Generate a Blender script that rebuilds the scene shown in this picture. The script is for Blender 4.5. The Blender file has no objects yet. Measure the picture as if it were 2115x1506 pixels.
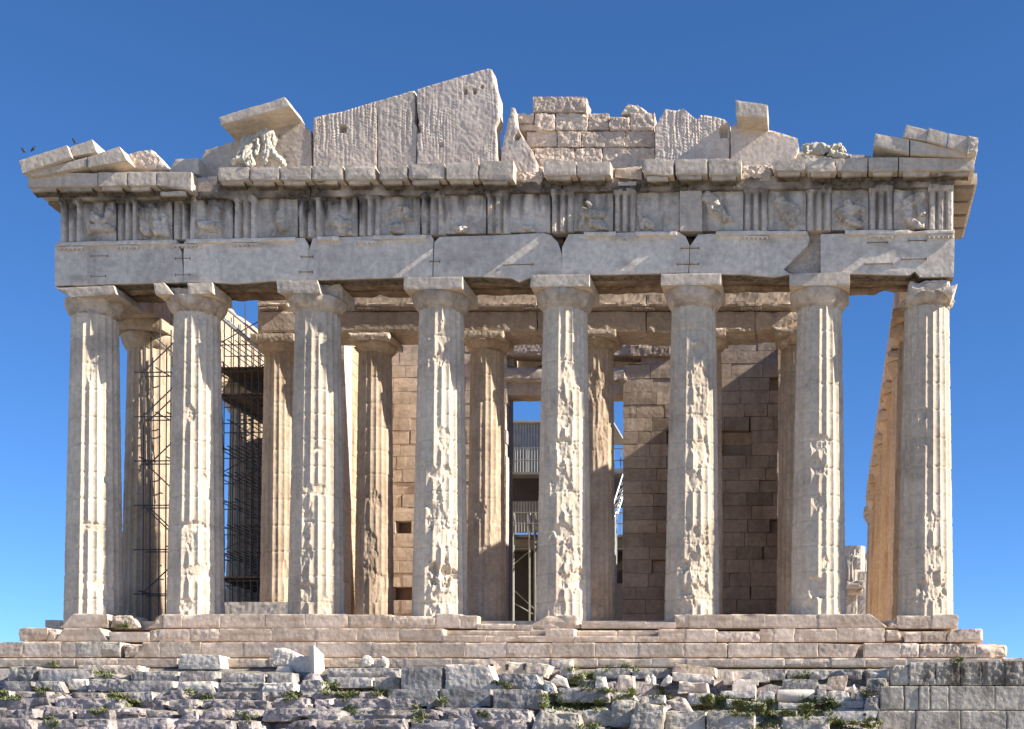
import bpy, bmesh, math, random
import numpy as np
from mathutils import Vector, Matrix
from mathutils.geometry import delaunay_2d_cdt
random.seed(7); RNG = np.random.default_rng(7)
SC = bpy.context.scene
COL = SC.collection
R = math.radians

# ------------------------------------------------------------------ camera
W, H, F = 2115.0, 1506.0, 2700.0
YAW, ROLL = -3.0, 0.3
CAM = np.array([0.0, -45.0, -5.42])
_ps, _r = R(YAW), R(ROLL)
FW = np.array([math.sin(_ps), math.cos(_ps), 0]); _rt = np.array([math.cos(_ps), -math.sin(_ps), 0]); _up = np.array([0, 0, 1.0])
RT = _rt * math.cos(_r) + _up * math.sin(_r); UP = -_rt * math.sin(_r) + _up * math.cos(_r)
PPX = 1703 - RT[1] / FW[1] * F; PPY = 1600 + UP[1] / FW[1] * F
def U(px, py, y):
    """point of the plane y seen at photo pixel (px, py)"""
    px = np.asarray(px, float); py = np.asarray(py, float)
    d = FW + RT * ((px - PPX) / F)[..., None] - UP * ((py - PPY) / F)[..., None]
    return CAM + d * ((y - CAM[1]) / d[..., 1])[..., None]
cam = bpy.data.cameras.new('camera'); cam_o = bpy.data.objects.new('camera', cam); COL.objects.link(cam_o)
cam_o.matrix_world = Matrix(((RT[0], UP[0], -FW[0], CAM[0]), (RT[1], UP[1], -FW[1], CAM[1]), (RT[2], UP[2], -FW[2], CAM[2]), (0, 0, 0, 1)))
cam.sensor_fit = 'HORIZONTAL'; cam.sensor_width = 36; cam.lens = 36 * F / W
cam.shift_x = (W / 2 - PPX) / W; cam.shift_y = (PPY - H / 2) / W
cam.clip_start = .1; cam.clip_end = 6000
SC.camera = cam_o

# ------------------------------------------------------------------ sky, sun, exposure
SUN_EL, SUN_AZ = 35.0, 6.2          # azimuth: degrees in front of the facade plane, from the right
wd = bpy.data.worlds.new('World'); SC.world = wd; wd.use_nodes = True
nt = wd.node_tree; bg = nt.nodes['Background']
sky = nt.nodes.new('ShaderNodeTexSky'); sky.sky_type = 'NISHITA'; sky.sun_disc = False
sky.sun_elevation = R(SUN_EL); sky.sun_rotation = R(90 + SUN_AZ)
sky.altitude = 5200; sky.air_density = 1.0; sky.dust_density = 0.0; sky.ozone_density = 4.0
hs = nt.nodes.new('ShaderNodeHueSaturation'); hs.inputs['Saturation'].default_value = 1.15; hs.inputs['Hue'].default_value = .5015
nt.links.new(sky.outputs[0], hs.inputs['Color']); nt.links.new(hs.outputs[0], bg.inputs[0]); bg.inputs[1].default_value = 0.10
sl = bpy.data.lights.new('sun', 'SUN'); sl.energy = 5.0; sl.angle = R(.5); sl.color = (1, .92, .79)
so = bpy.data.objects.new('sun', sl); COL.objects.link(so); so.location = (30, -10, 40)
_sd = Vector((math.cos(R(SUN_EL)) * math.cos(R(SUN_AZ)), -math.cos(R(SUN_EL)) * math.sin(R(SUN_AZ)), math.sin(R(SUN_EL))))
so.rotation_euler = _sd.to_track_quat('Z', 'Y').to_euler()
SC.view_settings.view_transform = 'Standard'; SC.view_settings.look = 'None'
SC.view_settings.exposure = 1.16; SC.view_settings.gamma = 1

# ------------------------------------------------------------------ noise
_P = RNG.permutation(512).astype(np.int64)
_G = RNG.normal(size=(512, 3)); _G /= np.linalg.norm(_G, axis=1)[:, None]
def noise(p):
    p = np.asarray(p, float); i = np.floor(p).astype(np.int64); f = p - i
    w = f * f * f * (f * (f * 6 - 15) + 10); out = 0
    for a in (0, 1):
        for b in (0, 1):
            for c in (0, 1):
                h = _P[(_P[(_P[(i[..., 0] + a) & 511] + i[..., 1] + b) & 511] + i[..., 2] + c) & 511]
                d = f - (a, b, c)
                g = (_G[h] * d).sum(-1)
                out = out + g * (w[..., 0] if a else 1 - w[..., 0]) * (w[..., 1] if b else 1 - w[..., 1]) * (w[..., 2] if c else 1 - w[..., 2])
    return out * 1.6
def fbm(p, o=4, g=.5):
    p = np.asarray(p, float); s = 0; a = 1; t = 0
    for k in range(o):
        s = s + a * noise(p * 2 ** k + k * 17.3); t += a; a *= g
    return s / t
def sst(x, a, b):
    t = np.clip((x - a) / (b - a), 0, 1); return t * t * (3 - 2 * t)

# ------------------------------------------------------------------ materials
def N(t, k, **kw):
    n = t.nodes.new(k)
    for a, b in kw.items(): setattr(n, a, b)
    return n
def stone_mat(name, cols, scale=.55, grain=1.0, bump=.5, streak=(.16, .13, .10), streak_amt=.35, moss=0.0, mosscol=(.10, .11, .04), rnd=.10, pits=0.0, veins=0.0):
    cols = [(c[0] * 1.02, c[1] * .992, c[2] * .975) for c in cols]
    m = bpy.data.materials.new(name); m.use_nodes = True; t = m.node_tree; L = t.links.new
    b = t.nodes['Principled BSDF']; b.inputs['Roughness'].default_value = .92; b.inputs['Specular IOR Level'].default_value = .2
    g = N(t, 'ShaderNodeNewGeometry'); oi = N(t, 'ShaderNodeObjectInfo')
    off = N(t, 'ShaderNodeVectorMath', operation='MULTIPLY_ADD'); off.inputs[1].default_value = (1, 1, 1)
    cmb = N(t, 'ShaderNodeCombineXYZ'); mu = N(t, 'ShaderNodeMath', operation='MULTIPLY'); mu.inputs[1].default_value = 37
    L(oi.outputs['Random'], mu.inputs[0]); L(mu.outputs[0], cmb.inputs[0]); L(mu.outputs[0], cmb.inputs[2])
    L(g.outputs['Position'], off.inputs[0]); L(cmb.outputs[0], off.inputs[2]); P = off.outputs[0]
    n1 = N(t, 'ShaderNodeTexNoise'); n1.inputs['Scale'].default_value = scale; n1.inputs['Detail'].default_value = 7; n1.inputs['Roughness'].default_value = .62
    L(P, n1.inputs['Vector'])
    cr = N(t, 'ShaderNodeValToRGB'); e = cr.color_ramp.elements
    e[0].position = .33; e[1].position = .68; e[0].color = (*cols[0], 1); e[1].color = (*cols[-1], 1)
    for k, c in enumerate(cols[1:-1]):
        q = cr.color_ramp.elements.new(.33 + .35 * (k + 1) / (len(cols) - 1)); q.color = (*c, 1)
    L(n1.outputs['Fac'], cr.inputs[0]); c = cr.outputs[0]
    def mix(fac, a, bcol, mode='MIX'):
        x = N(t, 'ShaderNodeMix', data_type='RGBA', blend_type=mode)
        if isinstance(fac, float): x.inputs['Factor'].default_value = fac
        else: L(fac, x.inputs['Factor'])
        L(a, x.inputs['A'])
        if isinstance(bcol, tuple): x.inputs['B'].default_value = (*bcol, 1)
        else: L(bcol, x.inputs['B'])
        return x.outputs['Result']
    # grain
    n2 = N(t, 'ShaderNodeTexNoise'); n2.inputs['Scale'].default_value = 5.5; n2.inputs['Detail'].default_value = 8; n2.inputs['Roughness'].default_value = .7
    L(P, n2.inputs['Vector'])
    r2 = N(t, 'ShaderNodeMapRange'); r2.inputs[1].default_value = .3; r2.inputs[2].default_value = .7; r2.inputs[3].default_value = 1 - .26 * grain; r2.inputs[4].default_value = 1 + .18 * grain
    L(n2.outputs['Fac'], r2.inputs[0]); c = mix(1.0, c, r2.outputs[0], 'MULTIPLY')
    # vertical run-off streaks
    mp = N(t, 'ShaderNodeMapping'); mp.inputs['Scale'].default_value = (2.6, 2.6, .28); L(P, mp.inputs[0])
    n3 = N(t, 'ShaderNodeTexNoise'); n3.inputs['Scale'].default_value = 1; n3.inputs['Detail'].default_value = 6; n3.inputs['Roughness'].default_value = .65; L(mp.outputs[0], n3.inputs['Vector'])
    r3 = N(t, 'ShaderNodeMapRange'); r3.inputs[1].default_value = .52; r3.inputs[2].default_value = .74; r3.inputs[4].default_value = streak_amt
    L(n3.outputs['Fac'], r3.inputs[0]); c = mix(r3.outputs[0], c, streak)
    if veins > 0:
        mv = N(t, 'ShaderNodeMapping'); mv.inputs['Scale'].default_value = (.32, .32, 6.5); L(P, mv.inputs[0])
        nv = N(t, 'ShaderNodeTexNoise'); nv.inputs['Scale'].default_value = 1; nv.inputs['Detail'].default_value = 5; L(mv.outputs[0], nv.inputs['Vector'])
        rv = N(t, 'ShaderNodeMapRange'); rv.inputs[1].default_value = .5; rv.inputs[2].default_value = .7; rv.inputs[4].default_value = veins
        L(nv.outputs['Fac'], rv.inputs[0]); c = mix(rv.outputs[0], c, (.33, .22, .13))
    # crust written per vertex, plus the shade painted on mutule undersides
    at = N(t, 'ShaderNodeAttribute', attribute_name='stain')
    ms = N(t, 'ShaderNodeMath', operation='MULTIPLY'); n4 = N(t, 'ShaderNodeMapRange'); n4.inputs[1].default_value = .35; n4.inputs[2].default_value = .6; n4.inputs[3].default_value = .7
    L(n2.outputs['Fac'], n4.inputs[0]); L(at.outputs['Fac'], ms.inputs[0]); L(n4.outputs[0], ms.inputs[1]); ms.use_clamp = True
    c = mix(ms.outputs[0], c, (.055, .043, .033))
    # piece to piece
    rr = N(t, 'ShaderNodeMapRange'); rr.inputs[3].default_value = 1 - rnd; rr.inputs[4].default_value = 1 + rnd; L(oi.outputs['Random'], rr.inputs[0])
    c = mix(1.0, c, rr.outputs[0], 'MULTIPLY')
    ti = N(t, 'ShaderNodeAttribute', attribute_name='tint'); ra = N(t, 'ShaderNodeMath', operation='ADD'); ra.inputs[1].default_value = 1.0
    L(ti.outputs['Fac'], ra.inputs[0]); c = mix(1.0, c, ra.outputs[0], 'MULTIPLY')
    if moss > 0:
        sp = N(t, 'ShaderNodeSeparateXYZ'); L(g.outputs['True Normal'], sp.inputs[0])
        r5 = N(t, 'ShaderNodeMapRange'); r5.inputs[1].default_value = .45; r5.inputs[2].default_value = .8; L(sp.outputs[2], r5.inputs[0])
        r6 = N(t, 'ShaderNodeMapRange'); r6.inputs[1].default_value = .42; r6.inputs[2].default_value = .58; r6.inputs[4].default_value = moss; L(n1.outputs['Fac'], r6.inputs[0])
        mm = N(t, 'ShaderNodeMath', operation='MULTIPLY'); L(r5.outputs[0], mm.inputs[0]); L(r6.outputs[0], mm.inputs[1]); c = mix(mm.outputs[0], c, mosscol)
    L(c, b.inputs['Base Color'])
    if bump > 0:
        nb = N(t, 'ShaderNodeTexNoise'); nb.inputs['Scale'].default_value = 7; nb.inputs['Detail'].default_value = 9; nb.inputs['Roughness'].default_value = .68; L(P, nb.inputs['Vector'])
        hgt = nb.outputs['Fac']
        if pits > 0:
            vo = N(t, 'ShaderNodeTexVoronoi'); vo.inputs['Scale'].default_value = 9; L(P, vo.inputs['Vector'])
            ad = N(t, 'ShaderNodeMath', operation='MULTIPLY_ADD'); ad.inputs[1].default_value = pits; L(vo.outputs['Distance'], ad.inputs[0]); L(hgt, ad.inputs[2]); hgt = ad.outputs[0]
        bp = N(t, 'ShaderNodeBump'); bp.inputs['Strength'].default_value = bump; bp.inputs['Distance'].default_value = .06; L(hgt, bp.inputs['Height']); L(bp.outputs[0], b.inputs['Normal'])
    return m
def plain_mat(name, col, rough=.6, metal=0.0, var=.15):
    m = bpy.data.materials.new(name); m.use_nodes = True; t = m.node_tree; b = t.nodes['Principled BSDF']
    b.inputs['Roughness'].default_value = rough; b.inputs['Metallic'].default_value = metal
    n = N(t, 'ShaderNodeTexNoise'); n.inputs['Scale'].default_value = 3; n.inputs['Detail'].default_value = 5
    cr = N(t, 'ShaderNodeValToRGB'); cr.color_ramp.elements[0].position = .3; cr.color_ramp.elements[1].position = .7
    cr.color_ramp.elements[0].color = (*[v * (1 - var) for v in col], 1); cr.color_ramp.elements[1].color = (*[v * (1 + var) for v in col], 1)
    g = N(t, 'ShaderNodeNewGeometry'); t.links.new(g.outputs['Position'], n.inputs['Vector'])
    t.links.new(n.outputs['Fac'], cr.inputs[0]); t.links.new(cr.outputs[0], b.inputs['Base Color'])
    return m
M = {}
M['marble'] = stone_mat('weathered_marble', [(.40, .36, .31), (.51, .45, .38), (.57, .49, .40)], streak=(.20, .16, .12), streak_amt=.45, bump=.25)
M['column'] = stone_mat('column_marble', [(.43, .365, .29), (.59, .505, .40), (.66, .57, .445)], streak=(.21, .175, .14), streak_amt=.45, bump=.3)
M['grey'] = stone_mat('grey_marble', [(.54, .485, .42), (.66, .60, .52), (.72, .65, .56)], streak=(.24, .20, .17), streak_amt=.35, bump=.25)
M['frieze'] = stone_mat('frieze_marble', [(.40, .35, .295), (.57, .51, .435), (.66, .585, .49)], scale=.9, streak=(.13, .10, .075), streak_amt=.75, bump=.5)
M['tymp'] = stone_mat('tympanum_marble', [(.46, .395, .345), (.55, .475, .41), (.60, .52, .44)], streak=(.33, .26, .21), streak_amt=.35, bump=.16)
M['pecked'] = stone_mat('pecked_marble', [(.47, .39, .325), (.56, .47, .385), (.62, .53, .43)], bump=.8, pits=.5, streak_amt=.2)
M['warm'] = stone_mat('patinated_marble', [(.39, .30, .22), (.51, .41, .31), (.59, .49, .38)], streak=(.22, .145, .09), streak_amt=.55, bump=.3)
M['wall'] = stone_mat('cella_marble', [(.45, .375, .305), (.56, .475, .39), (.63, .54, .45)], streak=(.22, .165, .115), streak_amt=.45, bump=.3)
M['ochre'] = stone_mat('ochre_marble', [(.43, .32, .215), (.51, .40, .285), (.56, .46, .35)], streak=(.15, .085, .04), streak_amt=.9, bump=.3)
M['step'] = stone_mat('step_marble', [(.47, .385, .30), (.61, .51, .41), (.69, .585, .48)], scale=.8, streak=(.33, .23, .145), streak_amt=.5, moss=.1, bump=.25, rnd=.12, veins=.45)
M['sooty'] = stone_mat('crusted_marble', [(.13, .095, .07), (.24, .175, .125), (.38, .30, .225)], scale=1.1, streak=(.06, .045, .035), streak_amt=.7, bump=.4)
M['capital'] = stone_mat('capital_marble', [(.31, .25, .195), (.48, .41, .335), (.57, .495, .41)], scale=1.2, streak=(.15, .11, .08), streak_amt=.65, bump=.3)
M['white'] = stone_mat('fresh_marble', [(.53, .49, .43), (.62, .575, .50), (.67, .62, .54)], streak_amt=.15, grain=.8, bump=.3)
M['lime'] = stone_mat('grey_limestone', [(.19, .18, .17), (.35, .33, .31), (.52, .485, .44)], scale=1.8, bump=.45, pits=.1, streak=(.085, .075, .06), streak_amt=.7, moss=.6, rnd=.15)
M['rock'] = stone_mat('pink_grey_rock', [(.17, .155, .15), (.34, .305, .30), (.48, .43, .41)], scale=1.9, bump=.8, pits=.1, streak=(.12, .10, .085), streak_amt=.6, moss=.8, mosscol=(.09, .085, .03), rnd=.15)
M['poros'] = stone_mat('poros_stone', [(.25, .23, .195), (.42, .385, .33), (.53, .49, .42)], scale=1.2, bump=.6, pits=.15, streak=(.075, .065, .055), streak_amt=.75, moss=.4, rnd=.14)
M['ground'] = stone_mat('dry_ground', [(.34, .30, .23), (.43, .385, .31), (.52, .47, .39)], scale=.2, bump=.6, moss=.5)
M['steel'] = plain_mat('dark_steel', (.085, .09, .10), .55, .4)
M['shed'] = plain_mat('shed_sheet', (.30, .31, .29), .6, .0)
M['shedroof'] = plain_mat('shed_roof', (.34, .34, .32), .6, .0)
M['shedrail'] = plain_mat('pale_rail', (.20, .20, .185), .5, .0)
M['sheddark'] = plain_mat('shed_shadow_board', (.04, .04, .042), .8, .0)  # near-black colour standing in for shade in hollows
M['crane'] = plain_mat('crane_paint', (.36, .38, .42), .45, .2)
M['timber'] = plain_mat('old_timber', (.22, .15, .10), .8)
M['bird'] = plain_mat('bird_feather', (.03, .03, .035), .6)
M['grass'] = plain_mat('grass_blade', (.14, .14, .05), .6, 0, .3)
_e = [n for n in M['grass'].node_tree.nodes if n.type == 'VALTORGB'][0].color_ramp.elements; _e[0].color = (.075, .125, .025, 1); _e[1].color = (.24, .23, .09, 1)
M['statue'] = stone_mat('statue_cast', [(.44, .41, .33), (.54, .51, .42), (.60, .56, .47)], scale=2, streak=(.34, .30, .22), streak_amt=.4, bump=.3)

# ------------------------------------------------------------------ object plumbing
class Buf:
    def __init__(s): s.v = []; s.f = []; s.t = []; s.st = []; s.n = 0
    def add(s, v, f, tint=0.0, stain=None):
        v = np.asarray(v, float).reshape(-1, 3)
        s.v.append(v); s.f += [tuple(int(i) + s.n for i in q) for q in f]; s.t.append(np.full(len(v), tint))
        s.st.append(np.zeros(len(v)) if stain is None else np.asarray(stain, float)); s.n += len(v); return s
    def obj(s, name, mat, parent=None, smooth=False, keep=None):
        v = np.concatenate(s.v); me = bpy.data.meshes.new(name)
        loc = np.zeros(3)
        if parent is None: loc = np.array([v[:, 0].mean(), v[:, 1].mean(), v[:, 2].min()])
        elif 'o' in parent: loc = np.array(parent['o'][:])
        me.from_pydata((v - loc).tolist(), [], s.f); me.update()
        t = np.concatenate(s.t); st = np.concatenate(s.st)
        if np.any(t): me.attributes.new('tint', 'FLOAT', 'POINT').data.foreach_set('value', t.astype(np.float32))
        if np.any(st): me.attributes.new('stain', 'FLOAT', 'POINT').data.foreach_set('value', st.astype(np.float32))
        if smooth: me.polygons.foreach_set('use_smooth', np.ones(len(me.polygons), bool))
        me.materials.append(M[mat] if isinstance(mat, str) else mat)
        o = bpy.data.objects.new(name, me); COL.objects.link(o)
        if parent is None: o.location = loc; o['o'] = [float(q) for q in loc]
        else: o.parent = parent; o['o'] = [float(q) for q in loc]
        return o
def tag(o, label=None, cat=None, group=None, kind=None):
    if label: o['label'] = label
    if cat: o['category'] = cat
    if group: o['group'] = group
    if kind: o['kind'] = kind
    return o
def empty(name, loc, label, cat, group=None):
    o = bpy.data.objects.new(name, None); COL.objects.link(o); o.location = loc; o['o'] = [float(q) for q in loc]
    o.empty_display_size = .2
    return tag(o, label, cat, group)

# ------------------------------------------------------------------ shapes
_gc = {}
def cube_grid(nx, ny, nz):
    k = (nx, ny, nz)
    if k in _gc: return _gc[k]
    idx = {}; P = []; Fc = []
    def vid(i, j, l):
        q = (i, j, l)
        if q not in idx: idx[q] = len(P); P.append((2 * i / nx - 1, 2 * j / ny - 1, 2 * l / nz - 1))
        return idx[q]
    for i in range(nx):
        for j in range(ny):
            Fc.append((vid(i, j, 0), vid(i, j + 1, 0), vid(i + 1, j + 1, 0), vid(i + 1, j, 0)))
            Fc.append((vid(i, j, nz), vid(i + 1, j, nz), vid(i + 1, j + 1, nz), vid(i, j + 1, nz)))
    for i in range(nx):
        for l in range(nz):
            Fc.append((vid(i, 0, l), vid(i + 1, 0, l), vid(i + 1, 0, l + 1), vid(i, 0, l + 1)))
            Fc.append((vid(i, ny, l), vid(i, ny, l + 1), vid(i + 1, ny, l + 1), vid(i + 1, ny, l)))
    for j in range(ny):
        for l in range(nz):
            Fc.append((vid(0, j, l), vid(0, j, l + 1), vid(0, j + 1, l + 1), vid(0, j + 1, l)))
            Fc.append((vid(nx, j, l), vid(nx, j + 1, l), vid(nx, j + 1, l + 1), vid(nx, j, l + 1)))
    _gc[k] = (np.array(P), Fc); return _gc[k]
def stone(c8, res=.08, chip=.05, rough=.012, seed=0, edge=.12, cap=40, nfreq=2.2):
    """worn hexahedral block; c8 = corners ordered (x-,y-,z-),(x+,y-,z-),(x+,y+,z-),(x-,y+,z-), same at z+"""
    c8 = np.asarray(c8, float)
    L = [np.linalg.norm((c8[[1, 2, 5, 6]] - c8[[0, 3, 4, 7]]).mean(0)), np.linalg.norm((c8[[3, 2, 7, 6]] - c8[[0, 1, 4, 5]]).mean(0)), np.linalg.norm((c8[4:] - c8[:4]).mean(0))]
    n = [int(max(2, min(cap, round(l / res)))) for l in L]
    q, f = cube_grid(*n); a, b, c = q.T
    def w(sa, sb, sc): return ((1 + sa * a) * (1 + sb * b) * (1 + sc * c) / 8)[:, None]
    pos = w(-1, -1, -1) * c8[0] + w(1, -1, -1) * c8[1] + w(1, 1, -1) * c8[2] + w(-1, 1, -1) * c8[3] + w(-1, -1, 1) * c8[4] + w(1, -1, 1) * c8[5] + w(1, 1, 1) * c8[6] + w(-1, 1, 1) * c8[7]
    d = np.stack([(1 - abs(q[:, k])) * L[k] / 2 for k in range(3)], 1)
    ed = np.sort(d, 1)[:, 1]
    ax = [(c8[1] - c8[0]), (c8[3] - c8[0]), (c8[4] - c8[0])]; ax = np.array([x / (np.linalg.norm(x) + 1e-9) for x in ax])
    wt = np.exp(-d / (edge * .6)) * np.sign(q)
    nn = wt @ ax; nn /= (np.linalg.norm(nn, axis=1)[:, None] + 1e-9)
    s = np.array([seed * 7.31, seed * 3.17, seed * 1.93])
    n1 = fbm(pos * nfreq + s, 3); n2 = fbm(pos * 7 + s, 3)
    near = np.clip(1 - ed / edge, 0, 1) ** 1.5
    disp = chip * near * np.clip(.45 + 1.5 * n1, 0.08, 2.2) - rough * (n2 * 1.5 + n1)
    # occasional big bite out of an edge
    bite = np.clip(fbm(pos * .9 + s + 9, 2) - .28, 0, 1) * np.clip(1 - ed / (edge * 3), 0, 1)
    disp += bite * chip * 6
    return pos - nn * disp[:, None], f
def box8(x0, x1, y0, y1, z0, z1):
    return [(x0, y0, z0), (x1, y0, z0), (x1, y1, z0), (x0, y1, z0), (x0, y0, z1), (x1, y0, z1), (x1, y1, z1), (x0, y1, z1)]
def quad8(q, y, t, dy=(0, 0, 0, 0)):
    """q: four photo pixels of the front face: bottom left, bottom right, top right, top left"""
    p = np.array([U(a, b, y + k) for (a, b), k in zip(q, dy)])
    bk = p + np.array([0, t, 0])
    return [p[0], p[1], bk[1], bk[0], p[3], p[2], bk[2], bk[3]]
def rect8(x0, x1, yt, yb, y, t): return quad8([(x0, yb), (x1, yb), (x1, yt), (x0, yt)], y, t)
def rough_box(name, mat, parent, c8, **k):
    sm = k.pop('smooth', False); return Buf().add(*stone(c8, **k)).obj(name, mat, parent, sm)
def in_poly(P, poly):
    x, y = P[:, 0], P[:, 1]; c = np.zeros(len(P), bool); n = len(poly); j = n - 1
    for i in range(n):
        xi, yi = poly[i]; xj, yj = poly[j]
        c ^= ((yi > y) != (yj > y)) & (x < (xj - xi) * (y - yi) / (yj - yi + 1e-12) + xi); j = i
    return c
def slab(poly_px, y0, thick, res=.09, rough=.012, edge=.04, chip=.03, relief=None, stain=None, seed=0, raw=False, back_shift=(0, 0)):
    """plate whose front outline is traced at depth y0, with worn edges, relief and real thickness"""
    P = np.array(poly_px, float) if raw else U(np.array([p[0] for p in poly_px]), np.array([p[1] for p in poly_px]), y0)[:, [0, 2]]
    if ((P[:, 0] * np.roll(P[:, 1], -1) - np.roll(P[:, 0], -1) * P[:, 1]).sum()) < 0: P = P[::-1]
    B = []
    for i in range(len(P)):
        a, b = P[i], P[(i + 1) % len(P)]; k = max(1, int(np.linalg.norm(b - a) / res))
        for q in range(k): B.append(a + (b - a) * q / k)
    B = np.array(B); nb = len(B)
    tn = np.roll(B, -1, 0) - np.roll(B, 1, 0); nr = np.stack([tn[:, 1], -tn[:, 0]], 1); nr /= np.linalg.norm(nr, axis=1)[:, None] + 1e-9
    s3 = np.array([seed * 5.7, seed * 2.3 + y0, 0.0])
    b3 = np.stack([B[:, 0], np.full(nb, y0), B[:, 1]], 1)
    B = B - nr * (chip * np.clip(.25 + 1.3 * fbm(b3 * 2.3 + s3, 3), 0, 1.5))[:, None]
    lo, hi = B.min(0), B.max(0)
    gx, gz = np.meshgrid(np.arange(lo[0], hi[0], res), np.arange(lo[1], hi[1], res)); gx = gx + (np.arange(gx.shape[0]) % 2)[:, None] * res * .5
    G = np.stack([gx.ravel(), gz.ravel()], 1) + RNG.uniform(-.12, .12, (gx.size, 2)) * res
    G = G[in_poly(G, B)] if len(G) else G
    if len(G):
        dm = np.full(len(G), 9.0)
        for k in range(0, nb, 64): dm = np.minimum(dm, np.sqrt(((G[:, None] - B[None, k:k + 64]) ** 2).sum(-1)).min(1))
        G = G[dm > res * .55]; dm = dm[dm > res * .55]
    A = np.concatenate([B, G]) if len(G) else B
    D = np.concatenate([np.zeros(nb), dm]) if len(G) else np.zeros(nb)
    vo, _, fo, orig, _, _ = delaunay_2d_cdt([Vector(p) for p in A.tolist()], [], [list(range(nb))], 1, 1e-6)
    src = np.array([o[0] if o else 0 for o in orig]); V = np.array([v[:] for v in vo]); D = D[src]
    bmap = {int(s): i for i, s in enumerate(src)}; ring = [bmap.get(i, i) for i in range(nb)]
    p3 = np.stack([V[:, 0], np.full(len(V), y0), V[:, 1]], 1)
    dy = rough * (fbm(p3 * 1.7 + s3, 4) * 2.2 + .8 * noise(p3 * 9 + s3)) + edge * np.clip(1 - D / (edge * 1.6), 0, 1) ** 2 * np.clip(.6 + 1.5 * fbm(p3 * 3 + s3 + 5, 2), .15, 2)
    if relief is not None: dy = dy + relief(V[:, 0], V[:, 1])
    fr = np.stack([V[:, 0], y0 + dy, V[:, 1]], 1)
    vs = [fr]; fs = [tuple(f) for f in fo]; n = len(fr)
    rows = max(1, int(round(thick / max(res, .15)))); prev = list(ring)
    for k in range(1, rows + 1):
        yy = y0 + thick * k / rows; t = k / rows
        q = fr[ring].copy(); q[:, 1] = yy; q[:, 0] += back_shift[0] * t; q[:, 2] += back_shift[1] * t
        q += np.stack([fbm(q * 3 + s3 + o, 2) for o in (0, 31, 62)], 1) * rough * 2.5 * (k < rows)
        vs.append(q); cur = list(range(n, n + nb)); n += nb
        fs += [(prev[i], prev[(i + 1) % nb], cur[(i + 1) % nb], cur[i])[::-1] for i in range(nb)]; prev = cur
    fs.append(tuple(prev[::-1]))
    vv = np.concatenate(vs); st = None
    if stain is not None: st = stain(vv[:, 0], vv[:, 2])
    return vv, fs, st
def slab_obj(name, mat, parent, poly, y0, thick, smooth=False, **k):
    under = k.pop('under', False)
    v, f, st = slab(poly, y0, thick, **k)
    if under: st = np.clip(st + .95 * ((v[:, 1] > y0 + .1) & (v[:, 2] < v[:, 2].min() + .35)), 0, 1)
    return Buf().add(v, f, 0.0, st).obj(name, mat, parent, smooth)
def lathe(prof, cx, cy, n=64, seed=0, dmg=0.0, cut=None):
    """prof: list of (r, z) bottom to top"""
    pr = np.array(prof, float); k = len(pr); th = np.linspace(0, 2 * np.pi, n, endpoint=False)
    r = np.repeat(pr[:, 0][:, None], n, 1); z = np.repeat(pr[:, 1][:, None], n, 1)
    p = np.stack([cx + r * np.cos(th), cy + r * np.sin(th), z], -1)
    if dmg > 0:
        d = np.clip(fbm(p * 1.6 + seed * 9.1, 4) * 2.2 + .12, 0, 1) * dmg + fbm(p * 6 + seed, 3) * .02
        r = r - d; p = np.stack([cx + r * np.cos(th), cy + r * np.sin(th), z], -1)
    v = p.reshape(-1, 3); f = [(i * n + j, i * n + (j + 1) % n, (i + 1) * n + (j + 1) % n, (i + 1) * n + j) for i in range(k - 1) for j in range(n)]
    f.append(tuple(range(n))[::-1]); f.append(tuple((k - 1) * n + j for j in range(n)))
    return v, f
def tube(a, b, r, n=6):
    a = np.array(a, float); b = np.array(b, float); d = b - a; l = np.linalg.norm(d); d = d / l
    u = np.cross(d, (0, 0, 1.0) if abs(d[2]) < .9 else (1.0, 0, 0)); u /= np.linalg.norm(u); w = np.cross(d, u)
    th = np.linspace(0, 2 * np.pi, n, endpoint=False); c = np.outer(np.cos(th), u) + np.outer(np.sin(th), w)
    v = np.concatenate([a + c * r, b + c * r]); f = [(i, (i + 1) % n, n + (i + 1) % n, n + i) for i in range(n)] + [tuple(range(n))[::-1], tuple(range(n, 2 * n))]
    return v, f
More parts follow.
